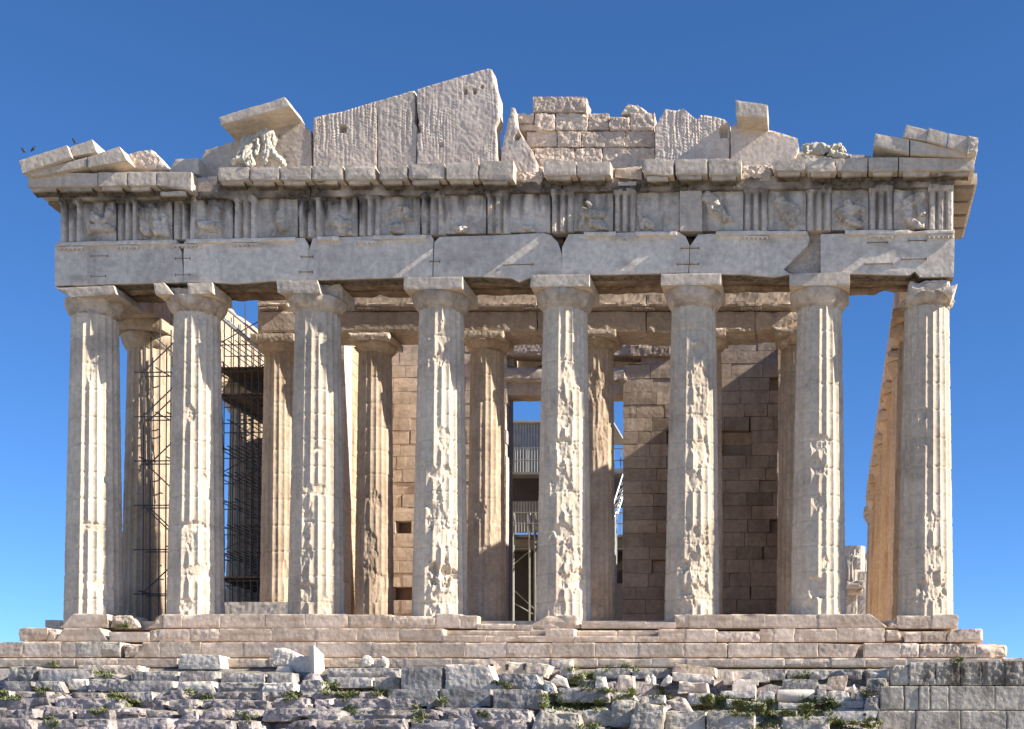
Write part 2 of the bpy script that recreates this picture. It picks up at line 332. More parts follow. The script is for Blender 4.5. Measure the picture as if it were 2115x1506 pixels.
def fluted(cx, cy, r0, r1, z0, z1, nf=20, per=10, nz=280, seed=0, blobs=(), wear=.5, joints=11, phase=0.0, fl=.072):
    n = nf * per; th = phase + np.linspace(0, 2 * np.pi, n, endpoint=False); u = (np.arange(n) / per) % 1
    zz = np.linspace(z0, z1, nz + 1); t = (zz - z0) / (z1 - z0)
    Rz = r0 + (r1 - r0) * (t + .10 * t * (t - 1))
    flp = fl * (1 - (2 * u - 1) ** 2)
    TH, Z = np.meshgrid(th, zz); RZ = np.repeat(Rz[:, None], n, 1)
    r = RZ * (1 - flp[None, :])
    s = seed * 11.7
    P = np.stack([np.cos(TH) * RZ + s, np.sin(TH) * RZ + s * .3, Z], -1)
    nbig = fbm(P * np.array([1.1, 1.1, .55]), 4); nmid = fbm(P * np.array([3.2, 3.2, 1.8]) + 40, 3); nfine = fbm(P * 9 + 7, 2)
    Mk = np.clip((nbig + .5 * nmid - .34 + .28 * wear) * 2.2, 0, 1) * wear * .75
    dep = np.full_like(Mk, .02)
    for th0, zc, rx, rz, dp in blobs:
        dth = (TH - th0 + np.pi) % (2 * np.pi) - np.pi
        b = 1 - np.sqrt((dth * RZ / rx) ** 2 + ((Z - zc) / rz) ** 2) + .75 * nmid + .3 * nfine
        m = sst(b, 0.0, .55); dep = np.maximum(dep, dp * m); Mk = np.maximum(Mk, m)
    cu, cv = TH * RZ / .17 + .8 * nmid, Z / .27 + .6 * nbig; best = np.full_like(cu, 9.0); fac = np.zeros_like(cu)
    iu, iv = np.floor(cu), np.floor(cv)
    for a in (-1, 0, 1):
        for c in (-1, 0, 1):
            h1 = np.modf(np.abs(np.sin((iu + a) * 12.99 + (iv + c) * 78.23 + s) * 43758.5))[0]; h2 = np.modf(h1 * 917.3)[0]; h3 = np.modf(h1 * 5179.7)[0]; h4 = np.modf(h1 * 311.9)[0]
            du, dv = iu + a + h1 - cu, iv + c + h2 - cv; d = du * du + dv * dv
            nf_ = (h3 - .5) * 1.0 + du * (h4 - .5) * 1.3 + dv * (h2 - .5) * 1.1
            fac = np.where(d < best, nf_, fac); best = np.minimum(best, d)
    nsh = fbm(P * np.array([7, 7, 1.6]) + 61, 3)
    cutr = RZ * (1 - Mk * fl * 1.02) - .5 * Mk * dep * (1 + .5 * nmid + .7 * fac) + Mk * (.03 * fac + .015 * nfine + .03 * nsh)
    r = np.minimum(r, np.where(Mk > .02, cutr, 9))
    # arrises nicked along their length
    ar = np.clip(1 - np.minimum(u, 1 - u) * 5, 0, 1)[None, :]
    r -= ar * RZ * .035 * np.clip(fbm(P * np.array([4, 4, 1.6]) + 90, 3) * 2 + .05, 0, 1) * wear
    r += .006 * nfine
    for j in range(1, joints):
        zj = z0 + (z1 - z0) * j / joints + .08 * math.sin(j * 7 + seed)
        r -= .03 * np.exp(-((Z - zj) / .022) ** 2) * (.5 + .9 * np.clip(nmid + .5, 0, 1))
    v = np.stack([cx + r * np.cos(TH), cy + r * np.sin(TH), Z], -1).reshape(-1, 3)
    i = np.arange(nz)[:, None] * n; j = np.arange(n)[None, :]; j2 = (j + 1) % n
    f = np.stack([i + j, i + j2, i + n + j2, i + n + j], -1).reshape(-1, 4)
    return v, f.tolist()

# ------------------------------------------------------------------ ground and bedrock
def zpx(py, y): return float(U(1058, py, y)[2])
_ys = np.array([-40, -24, -12, -10, -8.6, -5.8, -4.6, -3.0, 0.0]); 
_zs = np.array([-7.0, -6.6, zpx(1572, -12), zpx(1536, -10), zpx(1506, -8.6), zpx(1450, -5.8), zpx(1420, -4.6), zpx(1382, -3.0), zpx(1382, -3.0)])
def ydep(py): return float(np.interp(py, [1330, 1382, 1420, 1450, 1506, 1536, 1572], [-2.75, -3.0, -4.6, -5.8, -8.6, -10, -12]))
WALLX = float(U(1806, 1500, -7)[0])
def rockz(x, y):
    p = np.stack([x, y, np.zeros_like(x)], -1)
    left = 1 - sst(x, -10.5, -6.5)            # the rock-cut steps lie on the left half
    wob = fbm(p * .35, 3) * 1.5 + fbm(p * np.array([.9, 1.4, 1]) + 5, 3) * .75
    yy = y + wob * (.4 + .35 * left)
    st = 1.05; k = np.floor(yy / st); fr = yy / st - k
    ys = (k + sst(fr, .74, 1.0)) * st
    cut = np.clip((-3.2 - y) / .6, 0, 1) * np.clip((y + 14) / 3, 0, 1)
    z = np.interp(np.where(cut > 0, yy * (1 - .85) + ys * .85, y), _ys, _zs) * cut + np.interp(y, _ys, _zs) * (1 - cut)
    z = z - 1.6 * sst(x, WALLX, WALLX + .4) * sst(-y, 6.3, 6.9)
    return z + cut * (.10 * fbm(p * 1.3 + 11, 4) * 1.6 + .05 * fbm(p * 5, 3)) - .12 * cut
def build_terrain():
    xs = np.arange(-34, 20, .085); ys = np.concatenate([np.arange(-13.5, -2.9, .075)])
    X, Y = np.meshgrid(xs, ys); Z = rockz(X, Y)
    # break the stone up with cell-shaped blocks and joints
    c = np.stack([X * .85 + fbm(np.stack([X, Y, Z * 0], -1) * 1.1, 2) * .9, Y * 1.2, np.zeros_like(X)], -1)
    ci = np.floor(c[..., :2]); best = np.full(X.shape, 9.0); sec = np.full(X.shape, 9.0); bid = np.zeros(X.shape)
    for a in (-1, 0, 1):
        for b in (-1, 0, 1):
            gi = ci + (a, b); h = np.sin(gi[..., 0] * 127.1 + gi[..., 1] * 311.7) * 43758.5; h2 = np.sin(gi[..., 0] * 269.5 + gi[..., 1] * 183.3) * 43758.5
            h -= np.floor(h); h2 -= np.floor(h2)
            d = np.hypot(gi[..., 0] + h - c[..., 0], gi[..., 1] + h2 - c[..., 1])
            sec = np.where(d < best, best, np.minimum(sec, d)); bid = np.where(d < best, h, bid); best = np.minimum(best, d)
    zone = np.clip((-3.3 - Y) / .5, 0, 1)
    Z = Z + zone * ((bid - .5) * .22 - .16 * np.clip(1 - (sec - best) / .14, 0, 1))
    nx, ny = len(xs), len(ys)
    v = np.stack([X, Y, Z], -1).reshape(-1, 3)
    i = np.arange(ny - 1)[:, None] * nx; j = np.arange(nx - 1)[None, :]
    f = np.stack([i + j, i + j + 1, i + nx + j + 1, i + nx + j], -1).reshape(-1, 4).tolist()
    b = Buf().add(v, f, 0); t = (bid.reshape(-1) - .5) * .35; b.t = [t]
    rg = np.random.default_rng(12)
    for r, (pb, hh, xl) in enumerate([(1444, 17, 790), (1463, 20, 985), (1485, 22, 1088), (1509, 24, 1090), (1536, 26, 1300)]):
        x = -70.0
        while x < xl:
            w = rg.uniform(60, 190) * (1 if rg.random() > .3 else .4); x1 = min(x + w, xl)
            if x1 - x > 14 and rg.random() > .07:
                j = rg.normal(0, 2.2, 8); y = ydep(min(pb, 1540)) + rg.uniform(-.25, .2)
                q = [(x + j[0], pb + 6), (x1 + j[1], pb + 6), (x1 - abs(j[2]) * 2.2 - 1, pb - hh + j[3]), (x + abs(j[4]) * 1.6 + 1, pb - hh + j[5])]
                vv, ff = stone(quad8(q, y, 1.5), res=.06, chip=rg.uniform(.09, .2), rough=.022, seed=int(rg.integers(1, 9999)), edge=rg.uniform(.25, .42), cap=40, nfreq=2.6)
                b.add(vv, ff, rg.normal(0, .13))
            x = x1 + rg.uniform(1, 7)
    o = b.obj('bedrock', 'rock', None, False); tag(o, kind='structure')
    # plateau under and behind the temple, and the slope down to the lower terrace
    g = Buf(); xs = np.arange(-60, 121, 4.0); rows = [(-2.9, _zs[-1] - .12), (2, _zs[-1] - .12), (30, _zs[-1] - .12), (80, _zs[-1] - .3), (130, -4)]
    def strip(rows, name):
        b = Buf(); X = np.concatenate([[[x, y, z - (0 if -36 < x < 22 else .6 + .05 * min(abs(x + 36), abs(x - 22)))] for x in xs] for y, z in rows])
        n = len(xs); f = [(r * n + k, r * n + k + 1, (r + 1) * n + k + 1, (r + 1) * n + k) for r in range(len(rows) - 1) for k in range(n - 1)]
        return b.add(X, f).obj(name, 'ground', None, True)
    tag(strip(rows, 'plateau'), kind='structure')
    tag(strip([(-46, -7.05), (-24, -6.7), (-13.4, float(np.interp(-13.4, _ys, _zs)) - .25), (-9.5, float(np.interp(-9.5, _ys, _zs)) - 1.2)], 'slope'), kind='structure')
    b = Buf().add([(-3000, -3000, -7.3), (3000, -3000, -7.3), (3000, 3000, -7.3), (-3000, 3000, -7.3)], [(0, 1, 2, 3)])
    tag(b.obj('ground', 'ground'), kind='structure')
build_terrain()

# ------------------------------------------------------------------ the temple
T = empty('ruined_temple', (-11.1, 10, 0), 'ruined Doric marble temple with eight fluted columns under a broken pediment', 'temple')
COLPX = [195, 406, 655, 910, 1166, 1431, 1691, 1912]
CX = [float(U(c, 1000, 0)[0]) for c in COLPX]
def zz(px, py, y): return float(U(px, py, y)[2])
NECK = [645, 640, 637, 633, 631, 629, 629, 628]      # where shaft meets capital
ABT = [588, 583, 577, 571, 566, 564, 563, 570]       # abacus top
ABB = [609, 607, 604, 597, 592, 589, 590, 600]       # abacus bottom
BLOBS = [
 [(10, 1205, 40, 16, .05), (-4, 1085, 25, 12, .03), (18, 1235, 16, 26, .03), (-12, 740, 10, 60, .02), (25, 985, 12, 14, .03)],
 [(0, 1085, 45, 14, .07), (-15, 1112, 16, 45, .05), (6, 1185, 34, 30, .06), (-15, 850, 14, 22, .06), (22, 1005, 20, 36, .04), (-15, 1250, 26, 18, .05), (4, 645, 34, 14, .05), (16, 1240, 14, 22, .04)],
 [(-22, 1065, 22, 52, .05), (2, 1008, 34, 16, .06), (-18, 1150, 20, 26, .06), (-15, 1225, 22, 25, .08), (22, 1245, 14, 22, .04), (-5, 668, 16, 26, .04), (4, 925, 18, 8, .05)],
 [(-6, 735, 16, 20, .10), (2, 690, 20, 50, .04), (12, 905, 24, 34, .06), (2, 975, 34, 22, .09), (0, 1055, 42, 46, .10), (14, 1110, 34, 34, .10), (4, 1184, 40, 34, .34), (6, 1235, 36, 20, .08), (-16, 1250, 20, 20, .06)],
 [(16, 770, 24, 40, .06), (2, 850, 26, 40, .08), (8, 925, 32, 34, .10), (-8, 990, 24, 40, .07), (14, 1035, 34, 34, .08), (0, 1095, 42, 24, .11), (12, 1150, 36, 30, .09), (18, 1195, 38, 34, .14), (-10, 1255, 20, 22, .05)],
 [(0, 690, 18, 32, .07), (14, 715, 26, 22, .08), (18, 775, 28, 36, .07), (16, 850, 30, 44, .09), (22, 925, 26, 42, .11), (8, 990, 32, 24, .07), (6, 1110, 36, 32, .09), (8, 1165, 44, 36, .13), (14, 1225, 42, 36, .11), (-16, 1255, 18, 20, .06)],
 [(6, 915, 28, 24, .09), (0, 965, 20, 26, .07), (4, 1040, 18, 30, .05), (0, 1215, 32, 26, .10), (-14, 1250, 20, 20, .07), (16, 1160, 14, 20, .03)],
 [(14, 1075, 22, 26, .05), (20, 1150, 28, 26, .08), (12, 1215, 40, 40, .13), (26, 1255, 20, 26, .06), (-4, 850, 10, 16, .04), (-4, 900, 9, 30, .02)],
]
def front_column(i):
    cx = CX[i]; zn = zz(COLPX[i], NECK[i], -.75); psi = math.atan2(CAM[0] - cx, 45)
    bl = []
    for ox, py, rx, ry, dp in BLOBS[i]:
        phi = math.asin(max(-.95, min(.95, ox / 56))) + psi
        bl.append((-math.pi / 2 + phi, zz(COLPX[i], py, -.9), rx / 60, ry / 60, dp))
    b = Buf().add(*fluted(cx, 0, .965, .765, -.42, zn, per=12, nz=330, seed=i + 1, blobs=bl, wear=[.3, .33, .33, .3, .32, .34, .32, .33][i], phase=i * .21, joints=12))
    o = b.obj('column', 'column', T, True)
    ze = zz(COLPX[i], ABB[i], -1.0)
    # echinus
    prof = [(.72, zn - .03), (.775, zn), (.765, zn + .025), (.80, zn + .035), (.79, zn + .06), (.83, zn + .07)]
    for k in range(12):
        t = (k + 1) / 12; prof.append((.83 + .17 * math.sin(t * 1.5) ** 1.0, zn + .07 + (ze - zn - .07) * (t ** 1.15)))
    prof.append((.93, ze + .02))
    dmg = [.16, .22, .06, 0, 0, .03, 0, .22][i]
    if dmg:
        pp = []
        for k in range(len(prof) - 1):
            for q in range(2): pp.append(tuple(np.array(prof[k]) * (1 - q / 2) + np.array(prof[k + 1]) * q / 2))
        prof = pp + [prof[-1]]
    Buf().add(*lathe(prof, cx, 0, 96, i, dmg)).obj('echinus', 'capital', o, True)
    ab = Buf()
    if i == 1:
        ab.add(*stone(quad8([(320, 608), (356, 607), (338, 583), (316, 584)], -1.02, .75), res=.05, chip=.035, rough=.005, seed=2))
        ab.add(*stone(quad8([(388, 607), (440, 606), (438, 583), (386, 584)], -1.02, 1.5), res=.05, chip=.025, rough=.005, seed=3))
        z0, z1 = ze, zz(406, 583, -1.02); ab.add(*stone(box8(cx - .80, cx + .62, -.62, .98, z0, z1), res=.06, chip=.10, rough=.03, seed=4))
    elif i == 7:
        z0, z1 = ze - .1, zz(1912, 574, -1.0)
        ab.add(*stone(box8(cx - .66, cx + .72, -.80, .9, z0, z1 + .02), res=.055, chip=.14, rough=.03, seed=5))
        ab.add(*stone(quad8([(1950, 602), (1968, 612), (1978, 586), (1930, 598)], -.98, 1.6), res=.05, chip=.05, rough=.02, seed=6))
    elif i == 2:
        ab.add(*stone(quad8([(573, 604), (662, 606), (655, 578), (570, 577)], -1.02, 1.9), res=.05, chip=.03, rough=.005, seed=7))
        z0, z1 = ze, zz(690, 579, -.6); ab.add(*stone(box8(cx, cx + .98, -.45, .95, z0, z1 - .03), res=.06, chip=.12, rough=.03, seed=8))
    elif i == 0:
        ab.add(*stone(quad8([(146, 614), (240, 607), (234, 589), (112, 594)], -1.02, 1.95), res=.05, chip=.035, rough=.005, seed=9))
    else:
        z0, z1 = ze, zz(COLPX[i], ABT[i], -1.02); ab.add(*stone(box8(cx - 1.02, cx + 1.02, -1.02, 1.0, z0, z1), res=.06, chip=.018, rough=.004, seed=10 + i, edge=.07))
    ab.obj('abacus', 'marble' if i != 1 else 'column', o)
    return o
for i in range(8): front_column(i)

# flank colonnades (the rows that run back from the two corner columns)
ZN = zz(1166, 631, -.75); ZE = zz(1166, 592, -1.0); ZA = zz(1166, 566, -1.02)
def side_column(cx, cy, seed, mat, zb=-.02, zn=None, scale=1.0, broken=None, per=8, nz=120, capdmg=.0, name='column', res_ab=.09, wear=.5, blobs=()):
    zn = ZN if zn is None else zn; dz = zn - ZN
    top = zn if broken is None else broken
    o = Buf().add(*fluted(cx, cy, .965 * scale, .765 * scale if broken is None else .9 * scale, zb, top, per=per, nz=nz, seed=seed, wear=wear, phase=seed * .3, blobs=blobs)).obj(name, mat, T, True)
    if broken is None:
        prof = [(.72 * scale, zn - .03), (.775 * scale, zn), (.77 * scale, zn + .03), (.83 * scale, zn + .07)]
        prof += [(scale * (.83 + .17 * math.sin((k + 1) / 8 * 1.5)), zn + .07 + (ZE - ZN - .07) * ((k + 1) / 8) ** 1.15) for k in range(8)]
        Buf().add(*lathe(prof, cx, cy, 48, seed, capdmg)).obj('echinus', mat, o, True)
        Buf().add(*stone(box8(cx - 1.02 * scale, cx + 1.02 * scale, cy - 1.02 * scale, cy + 1.02 * scale, ZE + dz, ZA + dz - (0.02 if dz else 0)), res=res_ab, chip=.03 + capdmg * .4, seed=seed)).obj('abacus', mat, o)
    return o
for k in range(9):
    y = 3.70 + 4.31 * k
    side_column(CX[0], y, 20 + k, 'warm' if k < 3 else 'wall', capdmg=.08, per=10 if k < 2 else 8)
for k in range(9):
    y = 3.70 + 4.31 * k
    side_column(CX[7], y, 40 + k, ['ochre', 'tymp', 'warm', 'tymp', 'wall', 'tymp', 'warm', 'tymp', 'wall'][k], capdmg=.12, per=10 if k < 2 else 8, zn=ZN - .012 * k)

# architrave beams of the front
YF = -.88
BEAMS = [
 [(113, 590), (113, 512), (118, 505), (190, 502), (366, 499), (374, 520), (379.4, 583), (250, 586), (190, 589)],
 [(379, 583), (379, 520), (381, 499), (500, 495), (628, 491), (637, 508), (634, 580), (560, 580), (485, 586), (440, 583)],
 [(633.5, 579), (637, 520), (646, 491), (760, 488), (890, 485), (895, 494), (893, 571), (760, 575)],
 [(894.5, 572), (897, 500), (908, 489), (1020, 486), (1122, 481), (1138, 486), (1152, 500), (1160, 524), (1160.5, 568), (1110, 568), (1090, 575), (1072, 582), (1056, 574), (990, 571)],
 [(1160.5, 568), (1161, 510), (1174, 484), (1290, 480), (1400, 478), (1416, 488), (1424, 506), (1422, 563), (1290, 566)],
 [(1423, 564), (1425, 508), (1442, 484), (1560, 480), (1668, 478), (1672, 492), (1668, 506), (1634, 540), (1618, 556), (1632, 566), (1600, 572), (1540, 567)],
 [(1695, 563), (1695, 484), (1820, 480), (1971, 477), (1972, 500), (1970, 571), (1900, 572), (1890, 560), (1878, 568), (1800, 566)]]
for k, p in enumerate(BEAMS):
    hole = None
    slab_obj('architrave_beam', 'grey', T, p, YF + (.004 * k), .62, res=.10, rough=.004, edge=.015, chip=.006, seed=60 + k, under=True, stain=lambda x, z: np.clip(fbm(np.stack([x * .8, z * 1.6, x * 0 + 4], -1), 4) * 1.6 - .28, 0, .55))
rough_box('architrave_backer', 'marble', T, rect8(1600, 1699, 482, 566, -.52, .22), res=.06, chip=.08, rough=.04, seed=69, edge=.2)
for x, y, w in [(377, 534, 15), (377, 568, 15), (205, 529, 17), (203, 571, 15), (634, 531, 12), (632, 562, 13), (1071, 547, 30), (1425, 513, 18), (1421, 546, 22), (1813, 501, 20), (1888, 535, 26), (1895, 497, 18), (1815, 545, 28), (898, 540, 10)]:
    g = Buf(); p = U(np.array([x - w, x + w]), np.array([y, y]), YF - .012)
    g.add(*stone(box8(p[0, 0], p[1, 0], YF - .02, YF + .05, p[0, 2] - .008, p[0, 2] + .008), res=.3, chip=.002, rough=0))
    for e in (0, 1): g.add(*stone(box8(p[e, 0] - .009, p[e, 0] + .009, YF - .022, YF + .05, p[0, 2] - .045, p[0, 2] + .045), res=.3, chip=.002, rough=0))
    g.obj('iron_clamp', 'timber', T)
xa, xb = float(U(128, 540, -.2)[0]), float(U(1966, 540, -.2)[0]); zlo = zz(1000, 572, YF)
for j, (y0, y1, dz) in enumerate([(-.24, .30, .03), (.32, .88, -.02)]):
    for i in range(7):
        a = xa if i == 0 else CX[i] + .012; b = xb if i == 6 else CX[i + 1] - .012
        za = (zz(COLPX[i], ABT[i], -1.02) + zz(COLPX[i + 1], ABT[i + 1], -1.02)) / 2
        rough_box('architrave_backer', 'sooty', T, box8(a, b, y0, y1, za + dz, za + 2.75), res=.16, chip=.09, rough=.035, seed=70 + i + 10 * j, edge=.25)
# taenia with its regulae and drops
TRI = [(122, 170), (240, 285), (356, 405), (481, 531), (615, 665), (739, 787), (868, 918), (1004, 1052), (1137, 1185), (1267, 1314), (1404, 1450), (1536, 1586), (1665, 1717), (1794, 1845), (1917, 1970)]
def ftop(x): return float(np.interp(x, [120, 600, 1150, 1700, 1970], [409, 401, 390, 383, 380]))
def fbot(x): return float(np.interp(x, [120, 640, 1150, 1700, 1970], [500, 489, 479, 476, 474]))
for a, b in [(114, 364), (383, 610), (655, 700), (770, 880), (1205, 1272), (1312, 1398), (1478, 1666), (1745, 1972)]:
    q = [(a, fbot(a) + 8), (b, fbot(b) + 8), (b, fbot(b) - .5), (a, fbot(a) - .5)]
    rough_box('taenia', 'grey', T, quad8(q, -.98, .5), res=.07, chip=.025, seed=int(a))
for k in (0, 1, 2, 3, 5, 9, 11, 13, 14):
    a, b = TRI[k]; m = fbot(a) + 8.6
    g = Buf(); g.add(*stone(rect8(a - 1, b + 1, m, m + 5, -.955, .2), res=.06, chip=.015, seed=k))
    for q in range(6):
        x, _, z = U(a + 2 + (b - a - 4) * q / 5, m + 4, -.93)
        if (k in (5, 9, 13) and q % 3 == 1): continue
        g.add(*tube((x, -.92, z + .03), (x, -.92, z - .075), .038, 8))
    g.obj('regula', 'grey', T)
# triglyphs
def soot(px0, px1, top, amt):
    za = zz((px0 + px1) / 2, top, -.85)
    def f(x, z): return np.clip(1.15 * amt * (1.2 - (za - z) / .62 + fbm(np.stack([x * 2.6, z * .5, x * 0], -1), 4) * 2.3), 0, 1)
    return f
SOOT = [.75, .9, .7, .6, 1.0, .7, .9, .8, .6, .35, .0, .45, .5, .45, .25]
for k, (a, b) in enumerate(TRI):
    top, bot = ftop(a), fbot(a) - 1
    x0 = float(U(a, bot, -.9)[0]); x1 = float(U(b, bot, -.9)[0]); zt = zz(a, top, -.9); zb = zz(a, bot, -.9); hh = zt - zb
    def rel(x, z, x0=x0, x1=x1, zt=zt, hh=hh, k=k):
        u = (x - x0) / (x1 - x0); g = np.zeros_like(u)
        for c in (1 / 3, 2 / 3): g = np.maximum(g, np.clip(1 - abs(u - c) / .10, 0, 1))
        g = np.maximum(g, np.clip(1 - u / .08, 0, 1)); g = np.maximum(g, np.clip(1 - (1 - u) / .08, 0, 1))
        g *= sst((zt - z) / hh, .13, .17)
        p = np.stack([x, z, x * 0 + k * 9], -1); w = [1, .6, .6, .8, 1.5, .7, 1.4, 1.6, 1.2, .7, 0, .5, 1.2, .6, .2][k]
        er = np.clip(fbm(p * 1.3, 3) * 2.2 - .35, 0, 1) * w
        return g * .20 * (1 - .8 * np.clip(er, 0, 1)) + er * .12 - .03 * ((zt - z) / hh < .12)
    if k == 10: rel = None
    wd_ = 4 if k in (4, 6, 12) else 0
    p = [(a, bot), (b, bot), (b + wd_, (top + bot) / 2), (b + (6 if k == 4 else 0), top), (a, top), (a - wd_, (top * .6 + bot * .4))]
    slab_obj('triglyph', 'frieze' if k != 10 else 'marble', T, p, -.93 if k != 10 else -.90, .5, res=.032, rough=.008, edge=.012, chip=.015 if k != 10 else .004, relief=rel, stain=soot(a, b, top, SOOT[k]), seed=k + 5, smooth=False)
# metopes with what is left of their figures: strokes (x0,y0,x1,y1,radius) in photo pixels, height
MET = {
 0: [(192, 448, 214, 462, 10), (214, 462, 228, 440, 8), (188, 470, 230, 474, 9), (200, 446, 196, 436, 6), (222, 440, 224, 430, 6), (192, 474, 184, 482, 5)],
 1: [(296, 440, 306, 480, 12), (312, 436, 330, 480, 13), (340, 450, 346, 484, 8)],
 2: [(418, 466, 452, 470, 10), (440, 420, 448, 462, 8), (436, 430, 456, 436, 6), (420, 470, 414, 484, 4), (450, 470, 456, 484, 4)],
 3: [(578, 448, 586, 470, 12), (584, 438, 588, 446, 8), (570, 472, 566, 486, 4)],
 4: [(700, 460, 716, 464, 12), (706, 476, 722, 482, 7)],
 5: [(800, 440, 826, 430, 5), (838, 434, 846, 452, 8), (812, 472, 830, 474, 10)],
 6: [(944, 472, 958, 476, 9)],
 7: [(1086, 470, 1100, 474, 6)],
 8: [(1206, 440, 1240, 446, 11), (1224, 462, 1246, 470, 10), (1206, 446, 1196, 472, 6), (1214, 420, 1222, 440, 7), (1240, 470, 1250, 476, 6)],
 9: [(1318, 430, 1326, 470, 6), (1334, 458, 1346, 466, 9)],
 10: [(1464, 410, 1480, 436, 16), (1488, 440, 1500, 452, 10)],
 11: [(1612, 420, 1640, 440, 14), (1620, 440, 1636, 460, 10)],
 12: [(1738, 440, 1776, 434, 12), (1748, 420, 1756, 436, 9), (1742, 444, 1734, 458, 5), (1772, 420, 1778, 434, 7), (1752, 456, 1776, 466, 10), (1776, 442, 1782, 452, 5)],
 13: [(1876, 420, 1900, 410, 12), (1872, 430, 1880, 460, 10), (1898, 420, 1902, 440, 8), (1884, 460, 1900, 470, 9)]}
for k in range(14):
    a, b = TRI[k][1] + (5 if k in (4,) else 0.5), TRI[k + 1][0] - .5
    top, bot = ftop(a), fbot(a) - 1
    caps = []
    for (x0, y0, x1, y1, rr) in MET.get(k, []):
        p0 = U(x0, y0, -.82); p1 = U(x1, y1, -.82); caps.append((p0[0], p0[2], p1[0], p1[2], rr / 60))
    def rel(x, z, caps=caps, k=k):
        h = np.zeros_like(x)
        p = np.stack([x, z, x * 0 + k * 5], -1)
        jx = .07 * noise(p * 4.5) + .03 * noise(p * 12); jz = .07 * noise(p * 4.5 + 30) + .03 * noise(p * 12 + 9)
        for ax, az, bx, bz, rr in caps:
            dx, dz = bx - ax, bz - az; t = np.clip(((x + jx - ax) * dx + (z + jz - az) * dz) / (dx * dx + dz * dz + 1e-9), 0, 1)
            d = np.hypot(x + jx - ax - t * dx, z + jz - az - t * dz) / rr
            h = np.maximum(h, np.clip(1 - d ** 4, 0, 1) ** .6 * min(.19, rr * 1.1))
        return -h * (1 + .5 * fbm(p * 6, 3)) + .045 * fbm(p * 2, 4) + .05 * np.clip(fbm(p * 3.5 + 8, 3) * 2 - .5, 0, 1)
    slab_obj('metope', 'frieze', T, [(a, bot), (b, bot), (b, top), (a, top)], -.80, .4, res=.034, rough=.012, edge=.01, chip=.005, relief=rel, stain=soot(a, b, top, SOOT[k] * .9), seed=k + 31)
# band above the frieze and the bed of the cornice, stained
for a, b in [(120, 400), (402, 640), (642, 900), (902, 1160), (1162, 1420), (1422, 1700), (1702, 1972)]:
    zt = ftop((a + b) / 2)
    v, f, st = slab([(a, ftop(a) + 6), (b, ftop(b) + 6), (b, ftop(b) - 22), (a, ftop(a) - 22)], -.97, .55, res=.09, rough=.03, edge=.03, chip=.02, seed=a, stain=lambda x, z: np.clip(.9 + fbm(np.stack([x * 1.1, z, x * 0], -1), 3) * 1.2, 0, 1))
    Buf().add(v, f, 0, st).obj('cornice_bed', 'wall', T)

# horizontal cornice blocks: (x0, x1, top0, top1, bottom0, bottom1, setback, wear)
CORN = [(57, 201, 357, 357, 386, 384, 0, .02), (202.5, 262, 356, 355, 384, 383, 0, .03), (263.5, 322, 354, 354, 383, 383, 0, .03), (323.5, 395, 354, 355, 382, 393, 0, .02),
 (450, 514, 346, 344, 372, 371, 0, .05), (516, 577, 344, 343, 371, 371, 0, .05), (579, 642, 344, 342, 371, 371, 0, .03), (644, 708, 342, 341, 370, 371, 0, .04), (712, 775, 341, 340, 370, 370, 0, .08), (783, 841, 340, 339, 370, 370, 0, .07), (843, 918, 338, 336, 368, 369, 0, .05), (922, 988, 336, 333, 369, 369, 0, .03), (990, 1060, 334, 331, 369, 370, 0, .03),
 (1123, 1190, 333, 333, 361, 361, 0, .03), (1192, 1261, 333, 333, 361, 361, 0, .03),
 (1270, 1326, 346, 340, 366, 372, .42, .08),
 (1328, 1391, 328, 329, 358, 362, 0, .04), (1395, 1461, 329, 327, 359, 359, 0, .03), (1463, 1531, 327, 326, 361, 361, 0, .05),
 (1597, 1664, 327, 326, 352, 352, 0, .03), (1667, 1727, 325, 326, 354, 354, 0, .05), (1730, 1791, 326, 326, 352, 353, 0, .03), (1794, 1855, 325, 325, 352, 352, 0, .03), (1857, 2013, 325, 327, 352, 351, 0, .02)]
YC = -1.43
for k, (x0, x1, t0, t1, b0, b1, sb, wr) in enumerate(CORN):
    y = YC + sb
    g = Buf().add(*stone(quad8([(x0, b0), (x1, b1), (x1, t1), (x0, t0)], y, 1.25 - sb), res=.06, chip=wr * .55 + .006, rough=.004 + wr * .08, seed=k + 100, edge=.07 + wr))
    o = g.obj('cornice_block', 'marble' if k != 15 else 'warm', T)
    # mutule slab hanging under the block, and the sloping soffit behind the drip
    p = U(np.array([x0 + 5, x1 - 5]), np.array([b0 + 1.5, b1 + 1.5]), y + .10)
    m = 4.5 if x1 - x0 < 100 else 10
    z0 = min(p[0, 2], p[1, 2])
    w = p[1, 0] - p[0, 0]; parts = [(0, 1)] if w < 1.6 else [(0, .44), (.5, 1)]
    for a, b in parts:
        xa_, xb_ = p[0, 0] + w * a + .04, p[0, 0] + w * b - .10
        v, f = stone([(xa_, y + .10, z0 - .13), (xb_, y + .10, z0 - .13), (xb_, -.99, z0 - .20), (xa_, -.99, z0 - .20), (xa_, y + .10, z0 + .012), (xb_, y + .10, z0 + .012), (xb_, -.99, z0 - .05), (xa_, -.99, z0 - .05)], res=.07, chip=.03, rough=.012, seed=k)
        Buf().add(v, f, 0, np.clip(.25 + 9 * (v[:, 1] - y - .13) + .8 * fbm(v * 1.3, 3), 0, 1)).obj('mutule', 'marble', o)  # tone mixes brown crust with painted underside shade, darker towards the back
# rough stubs where the cornice has broken away
for k, (x0, x1, t, b) in enumerate([(398, 449, 362, 396), (1062, 1122, 352, 384), (1262, 1270, 345, 378), (1533, 1596, 338, 374)]):
    rough_box('cornice_stump', 'pecked', T, rect8(x0, x1, t, b, -.995, .6), res=.05, chip=.12, rough=.05, seed=k + 140, edge=.25)
